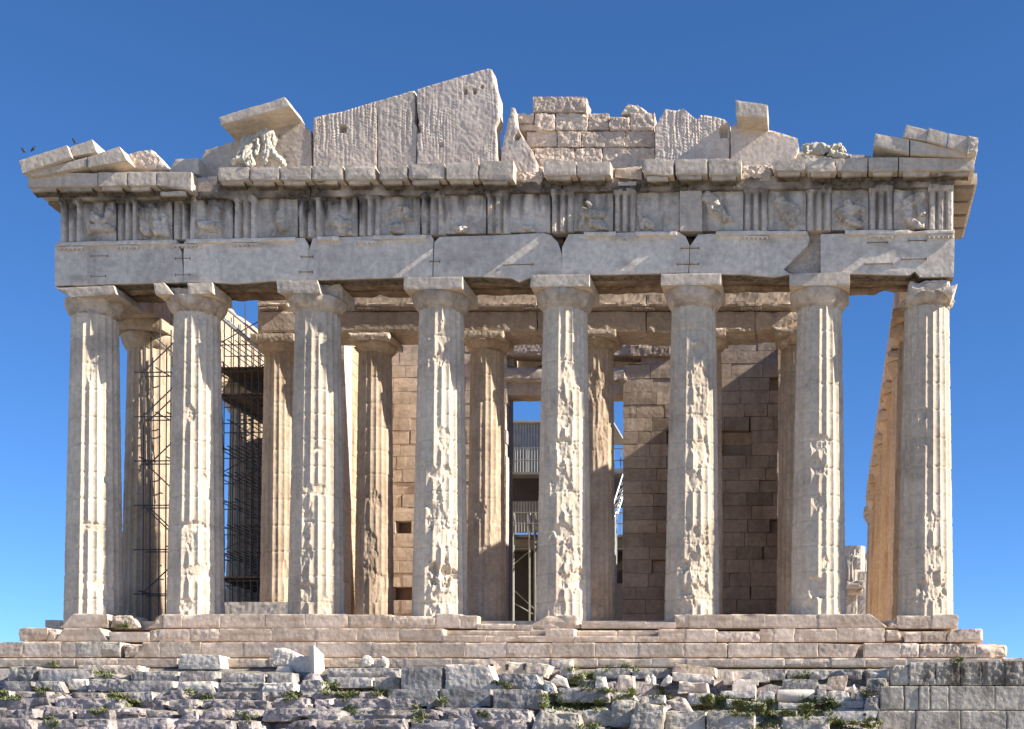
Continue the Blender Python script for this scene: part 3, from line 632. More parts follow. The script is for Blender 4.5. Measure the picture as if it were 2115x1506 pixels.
# cornice returning along the flanks
for s, cx in ((-1, CX[0]), (1, CX[7])):
    xo = cx + s * 1.66; xi = cx + s * .6; zt, zb = (zz(60, 357, YC), zz(60, 385, YC)) if s < 0 else (zz(2013, 327, YC), zz(2013, 351, YC))
    for j in range(2):
        y0 = -.37 + 2.2 * j
        o = rough_box('cornice_block', 'marble', T, box8(min(xo, xi), max(xo, xi), y0, y0 + 2.17, zb, zt), res=.12, chip=.03, seed=150 + j)
        for q in range(2):
            v, f = stone(box8(min(xo - s * .1, xi), max(xo - s * .1, xi), y0 + .06 + q * 1.08, y0 + .96 + q * 1.08, zb - .14, zb + .01), res=.1, chip=.02, seed=q)
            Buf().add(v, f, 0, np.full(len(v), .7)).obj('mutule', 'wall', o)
# flank entablatures
for s, cx, mt in ((-1, CX[0], 'warm'), (1, CX[7], 'tymp')):
    for j in range(9):
        y0 = .93 + (0 if j == 0 else 2.8 + 4.31 * (j - 1)); y1 = .93 + 2.8 + 4.31 * j - .02
        zt = ZA - (.012 * j)
        rough_box('flank_architrave', mt, T, box8(cx - .86, cx + .86, y0, y1, zt, zt + 1.40), res=.16, chip=.05, rough=.02, seed=j + 160 + 20 * (s > 0), edge=.2)
        if s < 0 or j < 1: rough_box('flank_frieze', mt, T, box8(cx - .80, cx + .62, y0 + .01, y1, zt + 1.405, zt + 2.75 - (.5 if j == 1 and s < 0 else 0)), res=.2, chip=.06, rough=.03, seed=j + 180, edge=.2)

# ------------------------------------------------------------------ pediment
def ridges(amp, fx=6.0, seed=0):
    def f(x, z):
        p = np.stack([x * fx * 1.5 + .6 * noise(np.stack([x * .8, z * .8, x * 0 + seed], -1)), z * .38, x * 0 + seed], -1)
        n = fbm(p, 3, .5); n2 = fbm(np.stack([x * .5, z * .5, x * 0 + seed + 3], -1), 2)
        return .38 * amp * np.clip(np.abs(n) * 3 - .35, -.3, 1.6) * np.clip(.45 + 2.4 * n2, .05, 1.5)
    return f
def holes(lst, base=None):
    H_ = [(U(x, y, -.5)[0], U(x, y, -.5)[2], w / 60, h / 60, d) for x, y, w, h, d in lst]
    def f(x, z):
        r = base(x, z) if base else np.zeros_like(x)
        for a, b, w, h, d in H_: r = r + d * (sst(1 - abs(x - a) / w, 0, .5) * sst(1 - abs(z - b) / h, 0, .5))
        return r
    return f
TY = [
 ([(414, 392), (414, 330), (423, 310), (483, 291), (506, 284), (506, 350), (455, 352), (452, 392)], -.42, .5, 'tymp', ridges(.01), .012),
 ([(507, 352), (507, 284), (560, 264), (612, 250), (641, 268), (644, 350)], -.50, .5, 'tymp', holes([(572, 280, 8, 6, .1), (566, 290, 5, 9, .12)], ridges(.02, 5, 2)), .015),
 ([(646, 350), (645, 262), (647, 242), (700, 230), (778.4, 208), (778.6, 348)], -.55, .55, 'tymp', holes([(709, 267, 8, 9, .3)], ridges(.05, 6, 3)), .02),
 ([(779.5, 348), (779.5, 208), (856, 185), (858, 230), (855, 250), (861, 262), (859, 346)], -.53, .55, 'tymp', ridges(.055, 6, 5), .02),
 ([(860, 345), (862, 270), (864, 248), (860, 226), (861, 184), (940, 161), (1008, 141), (1017, 143), (1021, 168), (1029, 196), (1031, 246), (1024, 262), (1028, 336)], -.56, .6, 'tymp', holes([(962, 190, 4, 7, .2), (981, 190, 4, 7, .2), (997, 181, 3, 4, .15), (912, 301, 5, 5, .12), (864, 268, 7, 8, .2)], ridges(.05, 6, 8)), .02),
 ([(1031, 356), (1040, 282), (1050, 246), (1055, 221), (1063, 222), (1067, 258), (1080, 282), (1099, 312), (1107, 328), (1107, 362)], -.45, .45, 'tymp', holes([(1068, 281, 6, 7, .3)], ridges(.015, 5, 9)), .03),
 ([(1352, 340), (1352, 262), (1367, 236), (1374, 225), (1392, 227), (1410, 224), (1427, 236), (1440, 246), (1447, 236), (1470, 240), (1496, 246), (1508, 256), (1507, 332)], -.50, .55, 'tymp', holes([(1495, 272, 9, 14, .25)], ridges(.07, 7, 11)), .025),
 ([(1508.5, 350), (1508.5, 268), (1516, 255), (1560, 262), (1592, 268), (1647, 285), (1650, 302), (1640, 340), (1590, 362), (1545, 366)], -.56, .55, 'tymp', ridges(.012, 4, 13), .012),
 ([(1641, 345), (1641, 315), (1690, 308), (1740, 315), (1800, 322), (1800, 345)], -.40, .5, 'marble', ridges(.02, 4, 14), .03),
]
for k, (p, y, t, m, rel, rg) in enumerate(TY):
    slab_obj('tympanum_slab', m, T, p, y, t, res=.05 if k in (2, 3, 4, 6) else .08, rough=rg * .5, edge=.03, chip=.03, relief=rel, seed=200 + k)
# rough masonry behind the tympanum, uncovered
BACK = [(1100, 1211, 199, 231, .05), (1066, 1103, 233, 254, .12), (1070, 1108, 256, 269, .10), (1104, 1146, 233, 269, .08), (1147, 1213, 233, 269, .06), (1215, 1258, 233, 268, .08), (1258, 1300, 240, 269, .10), (1301, 1352, 232, 269, .06),
 (1088, 1150, 271, 303, .06), (1151, 1199, 271, 303, .05), (1201, 1290, 271, 303, .06), (1291, 1352, 271, 303, .04), (1104, 1186, 305, 362, .08), (1187, 1243, 305, 352, .07), (1245, 1352, 305, 352, .05), (1036, 1104, 305, 362, .08)]
for k, (x0, x1, t, b, wr) in enumerate(BACK):
    rough_box('backing_block', 'pecked', T, rect8(x0, x1, t, b, .12 + .05 * (k % 3), .9), res=.05, chip=wr * .6, rough=.03, seed=220 + k, edge=.12, nfreq=3)
rough_box('backing_block', 'pecked', T, quad8([(1282, 236), (1345, 236), (1318, 216), (1296, 214)], .2, .7), res=.05, chip=.06, rough=.04, seed=240)
for k in range(6):
    x0, x1 = 414 + k * 95, 414 + (k + 1) * 95 - 2
    rough_box('backing_block', 'pecked', T, rect8(x0, x1, 330 - min(k, 5) * 18, 372, .1, .8), res=.12, chip=.05, seed=250 + k)
for k, (x0, x1) in enumerate([(1353, 1430), (1432, 1506), (1508, 1580), (1582, 1640)]):
    rough_box('backing_block', 'pecked', T, rect8(x0, x1, 262 + 8 * k, 360, .1, .8), res=.12, chip=.05, seed=260 + k)
rough_box('cornice_floor', 'marble', T, box8(float(U(420, 360, -.5)[0]), float(U(1960, 340, -.5)[0]), -.36, .9, zz(1000, 378, -.6), zz(1000, 352, -.6)), res=.3, chip=.04, seed=270)
# raking cornice pieces: quad bottom-left, bottom-right, top-right, top-left; front depth, thickness
RAK = [
 ([(46, 358), (147, 324), (138, 300), (39, 331)], -1.75, 1.3, 'marble', .025),
 ([(150, 323), (200, 314), (190, 288), (146, 303)], -1.62, 1.1, 'marble', .02),
 ([(62, 366), (178, 344), (178, 325), (60, 356)], -1.60, 1.2, 'marble', .02),
 ([(181, 346), (262, 331), (246, 302), (180, 325)], -1.62, 1.25, 'marble', .02),
 ([(262, 346), (350, 352), (312, 306), (266, 316)], -1.05, .8, 'pecked', .10),
 ([(346, 356), (411, 360), (410, 326), (362, 328)], -.95, .8, 'marble', .03),
 ([(456, 258), (598, 218), (588, 199), (452, 242)], -1.60, 1.35, 'marble', .02),
 ([(1520, 239), (1585, 243), (1586, 216), (1519, 206)], -1.45, 1.05, 'marble', .03),
 ([(1804, 300), (1878, 318), (1878, 288), (1808, 274)], -1.55, 1.2, 'marble', .025),
 ([(1880, 318), (2008, 324), (2004, 316), (1880, 288)], -1.55, 1.2, 'marble', .02),
 ([(1864, 283), (1915, 291), (1918, 268), (1872, 257)], -1.60, 1.2, 'marble', .03),
 ([(1914, 290), (1954, 301), (1958, 275), (1919, 264)], -1.68, 1.2, 'marble', .015),
 ([(1956, 302), (2012, 318), (2016, 286), (1960, 275)], -1.68, 1.3, 'marble', .02)]
for k, (q, y, t, m, wr) in enumerate(RAK):
    c = quad8(q, y, t)
    rough_box('raking_cornice', m, T, c, res=.055, chip=wr * .7, rough=.003 + wr * .12 * (1 if wr < .05 else 2), seed=280 + k, edge=.06 + wr)
rough_box('raking_cornice', 'marble', T, quad8([(1998, 318), (2019, 314), (2021, 283), (2000, 279)], -1.80, 1.2), res=.05, chip=.04, rough=.02, seed=299)

# ------------------------------------------------------------------ stepped base
def step_row(name, y, rows, t=1.1, mat='step', seed=0):
    for k, r in enumerate(rows):
        r = list(r); wr = .03; m = mat
        if isinstance(r[-1], str): m = r.pop()
        if isinstance(r[0], tuple): q = r[:4]; wr = r[4] if len(r) > 4 else .04
        else:
            x0, x1, a, b = r[:4]; x0 -= 2.0; x1 += 2.0; wr = r[4] if len(r) > 4 else .036; q = [(x0, b), (x1, b), (x1, a), (x0, a)]
        rough_box('step_block', m, T, quad8(q, y + .005 * (k % 3), t), res=.055, chip=wr, rough=.004 + max(0, wr - .03) * .3, seed=seed + k, edge=.06 + max(0, wr - .03) * 2, cap=34)
step_row('stylobate', -1.04, [
 [(122, 1297), (224, 1297), (221, 1268), (152, 1267), .03], [(226, 1297), (288, 1298), (270, 1270), (227, 1271), .11], [(303, 1298), (336, 1297), (336, 1268), (322, 1273), .09],
 (337, 376, 1268, 1297), (377.2, 454, 1268, 1297), (455.2, 549, 1268, 1297), (551, 629, 1268, 1297), (630.2, 720, 1268, 1297), (721.2, 808, 1269, 1297, .04), (809.2, 900, 1272, 1297, .06), (901, 951, 1267, 1297, .03),
 (952, 985, 1271, 1298, .04), (988, 1060, 1288, 1300, .04), (1062, 1100, 1290, 1301, .04), [(1080, 1299), (1202, 1298), (1190, 1270), (1130, 1271), .05], (1203, 1331, 1284, 1298, .02), (1332, 1393, 1285, 1298, .03),
 (1394, 1422, 1268, 1297), (1423, 1510, 1269, 1297, .03), (1511, 1580, 1268, 1297), (1581, 1688, 1269, 1297, .025), [(1690, 1297), (1836, 1297), (1798, 1268), (1690, 1268), .035],
 [(1830, 1298), (1853, 1298), (1853, 1274), (1840, 1281), .08], (1854, 1925, 1271, 1298, .05), (1926, 1978, 1269, 1298, .03)], seed=400)
step_row('step', -1.74, [
 (40, 96, 1296, 1325, .06), (96.5, 116, 1298, 1325, .1), [(110, 1325), (226, 1325), (206, 1297), (132, 1297), .03], (226.5, 306, 1306, 1326, .03), (307, 330, 1300, 1326, .10), (330.5, 392, 1299, 1326, .04), (393.5, 452, 1298, 1325, .06),
 (453, 560, 1298, 1325), (561, 652, 1297, 1325), (653, 736, 1297, 1325), (737, 822, 1297, 1325), (823, 914, 1298, 1325, .03), (915, 1003, 1312, 1326, .02), (1004, 1126, 1313, 1326, .03), (1127, 1185, 1298, 1326, .03), (1186, 1310, 1313, 1326), (1311, 1360, 1314, 1326),
 (1361, 1416, 1299, 1326), (1417, 1478, 1299, 1326, .03), (1479, 1570, 1304, 1326, .07), (1571, 1598, 1299, 1326), (1599, 1640, 1298, 1326), (1641, 1728, 1299, 1326, .03), (1730, 1826, 1297, 1326, .04), [(1828, 1326), (1868, 1326), (1856, 1300), (1828, 1300), .07], (1870, 1900, 1305, 1326, .05), (1901, 1952, 1304, 1326, .06), [(1953, 1326), (2031, 1326), (2030, 1298), (1964, 1299), .05]], seed=440)
step_row('ledge', -1.34, [(917, 1012, 1302, 1312, .02), (1013, 1094, 1302, 1313, .04), (1096, 1135, 1300, 1312, .03), (1194, 1276, 1302, 1313), (1278, 1358, 1302, 1313, .03)], t=.6, seed=480)
step_row('step', -2.44, [
 (-60, 46, 1326, 1358, .05), (48, 125, 1325, 1358, .04), (125.6, 158, 1326, 1358), (157, 246, 1325, 1358, .05, 'poros'), (247, 258, 1328, 1358, .08), (259, 288, 1330, 1358, .10), [(276, 1358), (330, 1358), (330, 1326), (294, 1326), .03], (331, 412, 1326, 1358, .04),
 (416, 503, 1326, 1358), (504.3, 590, 1326, 1358), (591.3, 652, 1326, 1358), (653.6, 768, 1326, 1358, .03), (769, 860, 1327, 1358), (861, 960, 1327, 1358, .03), (962, 1045, 1327, 1358, .03), (1046.5, 1140, 1328, 1358, .04), (1141, 1228, 1327, 1358), (1229, 1318, 1328, 1358),
 (1320, 1413, 1328, 1358), (1414.5, 1500, 1328, 1358, .03), (1506, 1597, 1328, 1358), (1598.5, 1689, 1328, 1358), [(1690.5, 1358), (1766, 1358), (1776, 1331), (1691, 1328), .05], (1785, 1860, 1328, 1358, .03), (1861, 1897, 1328, 1358, .07), (1899, 1985, 1329, 1358, .11), (1986, 2018, 1329, 1358, .06), (2019, 2081, 1329, 1359, .08)], seed=500)
_x = -60; rows = []
for w in [110, 105, 92, 118, 100, 90, 85, 80, 118, 96, 120, 84, 98, 110, 75, 92, 108, 96, 70, 88, 90, 104, 88]:
    rows.append((_x, _x + w - 1.2, 1358.5 + RNG.uniform(0, 1.5), 1378, RNG.uniform(.02, .05))); _x += w
step_row('ledge', -2.66, rows, seed=560)
def corebox(x0px, x1px, ypl, ztop, zbot, mat='step'):
    Buf().add(box8(float(U(x0px, 1300, ypl)[0]) + .12, float(U(x1px, 1300, ypl)[0]) - .12, ypl + .45, 68, zbot, ztop), [(0, 3, 2, 1), (4, 5, 6, 7), (0, 1, 5, 4), (1, 2, 6, 5), (2, 3, 7, 6), (3, 0, 4, 7)]).obj('step_core', mat, T)
zs = [zz(1000, 1298, -1.04), zz(1000, 1326, -1.74), zz(1000, 1358, -2.44)]
corebox(205, 1978, -1.04, -.20, zs[0]); corebox(50, 2030, -1.74, zs[0] - .14, zs[1]); corebox(-58, 2080, -2.44, zs[1] - .10, zs[2] - .4)
for k in range(9):      # paving inside the edge of the stylobate
    a, b = 1000 + (k - 6) * 150, 1148 + (k - 6) * 150
    rough_box('paving_slab', 'step', T, box8(float(U(a, 1270, .3)[0]), float(U(b, 1270, .3)[0]), .10, 2.4, -.5, -.06 - .03 * (k % 2) - (.16 if k in (6, 8) else 0)), res=.12, chip=.04, seed=k + 590)
Buf().add(box8(-27, 4.2, 2.45, 66, -.5, -.05), [(0, 3, 2, 1), (4, 5, 6, 7), (0, 1, 5, 4), (1, 2, 6, 5), (2, 3, 7, 6), (3, 0, 4, 7)]).obj('paving_slab', 'step', T)

# ------------------------------------------------------------------ inner porch and cella
INPX = [579, 774, 1005, 1232, 1455, 1645]; YI = 5.3
IX = [float(U(c, 1000, YI)[0]) for c in INPX]
IN_Z = zz(1005, 721, YI - .6); IE_Z = zz(1005, 698, YI - .86); IA_Z = zz(1005, 682, YI - .86)
for i, x in enumerate(IX):
    bl = []
    psi = math.atan2(CAM[0] - x, 50)
    for ox, py, rx, ry, dp in [[(10, 1180, 8, 30, .03)], [(0, 1030, 18, 22, .08), (-8, 1140, 20, 70, .07), (10, 1215, 22, 40, .06), (-2, 690, 10, 10, .03)], [(-14, 1055, 18, 22, .09), (-16, 790, 10, 60, .05), (0, 1170, 30, 50, .05), (20, 1100, 14, 60, .04)], [(0, 800, 26, 36, .07), (12, 900, 16, 60, .04), (-6, 1235, 24, 28, .09)], [], [(10, 900, 20, 40, .04)]][i]:
        bl.append((-math.pi / 2 + math.asin(max(-.95, min(.95, ox / 41))) + psi, zz(INPX[i], py, YI - .7), rx / 53, ry / 53, dp))
    o = Buf().add(*fluted(x, YI, .755, .635, .28, IN_Z, per=10, nz=220, seed=60 + i, wear=.6, blobs=bl, phase=i * .4, fl=.055)).obj('porch_column', 'warm', T, True)
    prof = [(.6, IN_Z - .03), (.64, IN_Z), (.63, IN_Z + .02), (.66, IN_Z + .03), (.65, IN_Z + .05), (.69, IN_Z + .06)]
    prof += [(.69 + .16 * math.sin((k + 1) / 9 * 1.5), IN_Z + .06 + (IE_Z - IN_Z - .06) * ((k + 1) / 9) ** 1.15) for k in range(9)]
    dm = [.05, .22, .16, .14, .12, .16][i]
    pp = []
    for k in range(len(prof) - 1): pp += [prof[k], tuple((np.array(prof[k]) + np.array(prof[k + 1])) / 2)]
    Buf().add(*lathe(pp + [prof[-1]], x, YI, 72, 80 + i, dm)).obj('echinus', 'warm', o, True)
    xl = x - .86 if i != 1 else x - .80
    Buf().add(*stone(box8(xl, x + .86, YI - .86, YI + .86, IE_Z, IA_Z), res=.06, chip=[.03, .08, .04, .05, .06, .08][i], seed=90 + i)).obj('abacus', 'wall', o)
# porch entablature
cuts = [532, 668, 878, 1110, 1335, 1560, 1652]
for k in range(6):
    a, b = cuts[k], cuts[k + 1] - 1.2
    lo = 684 if k < 5 else 678
    slab_obj('porch_architrave', 'wall', T, [(a, lo + 3), (a, 643), (b, 643), (b, lo if k < 5 else 640 + 20), (b if k < 5 else b - 30, lo)], YI - .80 + .005 * k, 1.6, res=.09, rough=.008 + (.02 if k in (2, 3, 4) else 0), edge=.03, chip=.03, seed=600 + k, relief=lambda x, z, k=k: .06 * np.clip(fbm(np.stack([x * 1.3, z * 3, x * 0 + k], -1), 3) * 2 - .35, 0, 1) * (k in (2, 4, 5)))
    rough_box('porch_frieze', 'wall', T, rect8(a, b, 602, 642, YI - .70 + .005 * k, 1.4), res=.12, chip=.02, rough=.012, seed=610 + k)
    for (p, q) in ([(a, b)] if k else [(a, a + 64)]):
        rough_box('taenia', 'wall', T, rect8(p + 1, q - 1, 624, 632, YI - .92, .5), res=.08, chip=.04, seed=620 + k)
for a, b in [(535, 573), (738, 782), (1078, 1116), (1307, 1352), (1529, 1574)]:
    g = Buf().add(*stone(rect8(a, b, 633, 637, YI - .90, .25), res=.07, chip=.01, seed=a))
    for q in range(6):
        x, _, z = U(a + 2 + (b - a - 4) * q / 5, 637, YI - .85); g.add(*tube((x, YI - .84, z + .02), (x, YI - .84, z - .07), .035, 7))
    g.obj('regula', 'wall', T)
_ca = (IX[2] + IX[3]) / 2
XN = float(U(708, 1000, 6.35)[0]); XS = float(U(1612, 1000, 6.35)[0])
YB = 10.4
def blockwall(x0, x1, z0, z1, y0, t, ch=.56, lmin=.9, lmax=1.5, hole=None, seed=0, axis='x', gap=.004, tint=.16, miss=0.0, topcut=None, ctop=.0):
    rg = np.random.default_rng(seed); b = Buf(); z = z0; row = 0
    while z < z1 - .1:
        h = min(ch * rg.uniform(.92, 1.08), z1 - z); x = x0 - (rg.uniform(.1, .8) if row % 2 else 0)
        while x < x1 - .02:
            l = rg.uniform(lmin, lmax); a, c = max(x, x0), min(x + l, x1); x += l
            if x1 - c < .3: c = x1; x = x1 + 1
            if c - a < .12: continue
            mz, mx = z + h / 2, (a + c) / 2
            if topcut and mz > topcut(mx): continue
            if hole:
                sk = False
                for hx0, hx1, hz0, hz1 in hole:
                    if a < hx1 and c > hx0 and mz > hz0 and mz < hz1:
                        if a < hx0 - .15 and c > hx0: c = hx0
                        elif c > hx1 + .15 and a < hx1: a = hx1
                        else: sk = True
                if sk or c - a < .1: continue
            if rg.random() < miss: dy = .35
            else: dy = rg.normal(0, .012)
            g1 = gap + (.05 if rg.random() < .10 else 0); e = .015
            q = box8(a + gap, c - g1, y0 + dy, y0 + t, z + gap * .7, z + h - gap * .7)
            v, f = stone(q, res=.22, chip=.016, rough=.008, seed=rg.integers(1, 999), edge=.04, cap=10)
            if axis == 'y': v = np.stack([v[:, 1], v[:, 0], v[:, 2]], 1)
            b.add(v, f, rg.normal(0, tint * .7))
        z += h; row += 1
    return b
dx0, dx1 = float(U(1046, 1000, YB)[0]), float(U(1286, 1000, YB)[0]); dz1 = zz(1160, 790, YB)
wt = zz(1000, 703, YB)
b1 = blockwall(XN + .05, dx0, .3, wt, YB, .5, hole=[(float(U(818, 1000, YB)[0]), float(U(850, 1000, YB)[0]), zz(830, 1097, YB), zz(830, 1068, YB)), (float(U(812, 1000, YB)[0]), float(U(852, 1000, YB)[0]), zz(830, 1232, YB), zz(830, 1200, YB))], seed=3, tint=.07)
b1.obj('cella_wall', 'wall', T)
rough_box('cella_core', 'timber', T, box8(XN + .05, dx0 - .1, YB + .55, YB + 1.6, .3, wt - .1), res=.5, chip=.02)
blockwall(dx1, XS - .05, .3, wt - .02, YB, .5, seed=5, tint=.17, miss=.03, topcut=lambda x: wt if x > dx1 + .6 else wt - .9).obj('cella_wall', 'warm', T)
rough_box('cella_core', 'timber', T, box8(dx1 + .1, XS - .05, YB + .55, YB + 1.6, .3, wt - .9), res=.5, chip=.02)
rough_box('cella_core', 'timber', T, rect8(1040, 1330, 712, 800, 11.4, .5), res=.4, chip=.03)
for a, b, t, bt, y, m, wr in [(1022, 1150, 703, 733, 10.2, 'tymp', .06), (1151, 1300, 702, 733, 10.3, 'tymp', .05), (1028, 1296, 757, 789, 10.35, 'marble', .14), (1028, 1300, 790, 816, 10.5, 'wall', .03), (1046, 1062, 736, 757, 10.7, 'white', .02), (1300, 1390, 706, 735, 10.25, 'warm', .05)]:
    rough_box('lintel_beam', m, T, rect8(a, b, t, bt, y, 1.0), res=.08, chip=wr, rough=.02, seed=a, edge=.15)
# the two long side walls of the cella with their antae
blockwall(6.9, 34, .3, wt - .3, XN - 1.1, 1.1, seed=8, axis='y', tint=.14, lmax=2.0).obj('side_wall', 'ochre', T)
blockwall(6.4, 34, .3, wt - .3, XS, 1.1, seed=9, axis='y', tint=.14, lmax=2.0).obj('side_wall', 'ochre', T)
blockwall(6.3, 7.2, .3, wt - .2, XN - 1.15, 1.20, ch=.9, seed=10, axis='y', tint=.05).obj('anta', 'white', T)
blockwall(6.3, 7.2, .3, wt - .2, XS - .12, 1.30, ch=.9, seed=11, axis='y', tint=.08).obj('anta', 'wall', T)
Buf().add(*stone(box8(XN - 1.2, XS + 1.2, 4.15, YB + 2, -.05, .30), res=.4, chip=.03)).obj('porch_floor', 'step', T)
rough_box('porch_step', 'grey', T, box8(float(U(452, 1250, 4.0)[0]), float(U(612, 1250, 4.0)[0]), 3.6, 4.1, 0, zz(530, 1243, 3.6)), res=.12, chip=.02)
# ceiling beams still bridging from the flank to the porch
for k, (x, y0, y1, zo) in enumerate([(CX[0] + 1.5, .92, 5.6, .25), (CX[0] + 2.6, .92, 4.6, .45)]):
    rough_box('ceiling_beam', 'wall', T, box8(x, x + .55, y0, y1, ZA + zo + 1.0, ZA + zo + 1.7), res=.12, chip=.08, rough=.03, seed=k + 700, edge=.2)
# far, broken east end seen past the south flank
for k, (px, y, tp) in enumerate([(1764, 58, 1130), (1752, 52, 1150), (1781, 61, 1145)]):
    x = float(U(px, 1200, y)[0])
    Buf().add(*fluted(x, y, .95, .86, -.02, zz(px, tp, y), per=8, nz=50, seed=80 + k, wear=.9, joints=4, blobs=[(-1.6, zz(px, tp + 8, y), .6, .5, .2)])).obj('broken_column', 'marble', T, True)
for k, (a, b, t, bt, y) in enumerate([(1748, 1786, 1198, 1212, 46), (1750, 1782, 1213, 1226, 47), (1746, 1770, 1227, 1440, 48), (1772, 1790, 1180, 1442, 50), (1762, 1778, 1150, 1172, 49)]):
    rough_box('fallen_block', 'marble', T, rect8(a, b, t, bt, y, 1.2), res=.14, chip=.08, rough=.03, seed=710 + k, edge=.2)

# ------------------------------------------------------------------ scaffolding, site hut, crane
def scaffold(label, xs, ys, z0, z1, lift, seed, r=.035, skip=.2, deck=False):
    rg = random.Random(seed); S = empty('scaffold', (xs[0], ys[0], z0), label, 'scaffold')
    def add(n, a, b, rr=r): Buf().add(*tube(a, b, rr, 6)).obj(n, 'steel', S)
    for x in xs:
        for y in ys: add('upright', (x, y, z0), (x, y, z1 + rg.uniform(-.8, .8)))
    z = z0 + 1.2
    while z < z1:
        for y in ys: add('ledger', (xs[0] - .35, y, z), (xs[-1] + rg.uniform(.1, .5), y, z))
        for x in xs:
            if rg.random() > skip: add('transom', (x, ys[0] - .3, z + .08), (x, ys[-1] + .3, z + .08))
        for y in ys[:2]:
            if rg.random() > .3:
                a, b = (xs[0], xs[-1]) if rg.random() > .5 else (xs[-1], xs[0]); add('brace', (a, y - .05, z), (b, y - .05, z + lift))
        if deck and rg.random() < .3: Buf().add(*stone(box8(xs[0] - .1, xs[-1] + .1, ys[0], ys[-1], z + .12, z + .17), res=.6, chip=.004, rough=0)).obj('shade_deck', 'timber', S)  # decks added to block sun and darken the lattice
        z += lift
    return S
gx = lambda px, y: float(U(px, 1000, y)[0])
scaffold('narrow dark steel scaffold tower between the two leftmost front columns', [gx(296, 2.4), gx(329, 2.4), gx(352, 2.4), gx(392, 2.4)], [2.4, 2.9], -.03, 11.0, 1.65, 1, .024, .5)
scaffold('deep dark scaffold lattice with plank decks, right of the second front column', [gx(q, 6.2) for q in (448, 462, 476, 491, 505, 519, 533, 547)], [6.2, 7.6, 9.4, 11.2], -.03, 12.6, 1.05, 2, .021, .1, True)
Ss = empty('scaffold_stair', tuple(U(500, 700, 5.9)), 'steep bluish grey scaffold stair sloping down to the right behind the upper second gap', 'stair')
for dx, dz, yy in ((0, 0, 5.9), (0, 0, 6.7), (16, -14, 5.9), (16, -14, 6.7)):
    Buf().add(*tube(U(452 + dx, 652 + dz, yy), U(545 + dx, 728 + dz, yy), .05)).obj('stringer', 'crane', Ss)
for k in range(9):
    p = U(456 + k * 10.5, 655 + k * 8.6, 5.9); Buf().add(*stone(box8(p[0] - .12, p[0] + .12, 5.92, 6.68, p[2] - .02, p[2] + .02), res=.4, chip=.003, rough=0)).obj('tread', 'crane', Ss)
# hut
YS = 27.0
S = empty('site_hut', tuple(U(1150, 1268, YS)), 'grey corrugated site hut on posts with railed landings, seen through the temple doorway', 'hut')
def corr(a, b, t, bt, y, mat, name, par=S, pitch=.16, amp=.035):
    p0, p1 = U(a, bt, y), U(b, t, y); n = int((p1[0] - p0[0]) / pitch * 4); xs_ = np.linspace(p0[0], p1[0], n + 1)
    yy = y + amp * np.clip(1.6 * np.sin(xs_ / pitch * 2 * np.pi), -1, 1)
    v = np.concatenate([np.stack([xs_, yy, np.full(n + 1, p0[2])], 1), np.stack([xs_, yy, np.full(n + 1, p1[2])], 1), np.stack([xs_, yy * 0 + y + .15, np.full(n + 1, p0[2])], 1), np.stack([xs_, yy * 0 + y + .15, np.full(n + 1, p1[2])], 1)])
    m = n + 1; f = []
    for i in range(n): f += [(i, i + 1, m + i + 1, m + i), (m + i, m + i + 1, 3 * m + i + 1, 3 * m + i), (2 * m + i, 3 * m + i, 3 * m + i + 1, 2 * m + i + 1), (i, 2 * m + i, 2 * m + i + 1, i + 1)]
    f += [(0, m, 3 * m, 2 * m), (m - 1, 3 * m - 1, 4 * m - 1, 2 * m - 1)]
    return Buf().add(v, f).obj(name, mat, par)
def bx(a, b, t, bt, y, d, mat, name, par=S): return Buf().add(*stone(rect8(a, b, t, bt, y, d), res=.5, chip=.004, rough=.0, edge=.03)).obj(name, mat, par)
corr(1035, 1262, 872, 980, YS, 'shed', 'wall_sheet'); bx(1028, 1266, 868, 872.5, YS - .25, 5, 'shedroof', 'roof')
bx(1030, 1300, 975, 980, YS - 1.1, 1.0, 'shedrail', 'landing'); corr(1035, 1262, 1035, 1100, YS + .4, 'shed', 'wall_sheet'); bx(1032, 1300, 981, 1034, YS + .5, 2, 'sheddark', 'gap_shade')  # last sheet is dark to paint the shaded gap under the landing
bx(1030, 1310, 1104, 1109, YS - .8, .8, 'shedrail', 'landing'); bx(1030, 1310, 1131, 1135, YS - .6, .6, 'shedrail', 'landing')
bx(1030, 1310, 1110, 1130, YS - .1, 1, 'shed', 'fascia'); bx(1030, 1310, 1136, 1392, YS + .8, .3, 'sheddark', 'void_shade')  # last sheet is dark to paint the shade of the open void
for t_, bt in [(926, 976), (1059, 1104)]:
    g = Buf()
    for a in (1064, 1090, 1117, 1150, 1185, 1220, 1268, 1282): g.add(*tube(U(a, bt, YS - 1), U(a, t_, YS - 1), .03))
    for z in (t_, (t_ + bt) / 2): g.add(*tube(U(1045, z, YS - 1), U(1300, z, YS - 1), .03))
    g.obj('railing', 'shedrail', S)
for a in (1060, 1094, 1105, 1140, 1190, 1240, 1272): Buf().add(*tube(U(a, 1394, YS - .9), U(a, 1059, YS - .9), .07, 8)).obj('post', 'shed' if a != 1105 else 'shedrail', S)
for a, b in [((1052, 1210), (1108, 1262)), ((1052, 1240), (1100, 1268)), ((1062, 1165), (1094, 1138))]: Buf().add(*tube(U(*a, YS - .2), U(*b, YS - .2), .04)).obj('brace', 'shed', S)
tag(bx(1262, 1286, 1205, 1378, 20, .6, 'shed', 'paper_screen', None), 'pale grey board standing at the right foot of the temple doorway', 'board')
Cn = empty('crane', tuple(U(1285, 1060, 24)), 'white lattice crane boom behind the right jamb of the temple doorway', 'crane')
a0, a1 = U(1259, 1066, 24), U(1302, 930, 26); g = Buf(); dirv = (a1 - a0); o1 = np.array([.42, 0, .12]); o2 = np.array([.18, .5, .05])
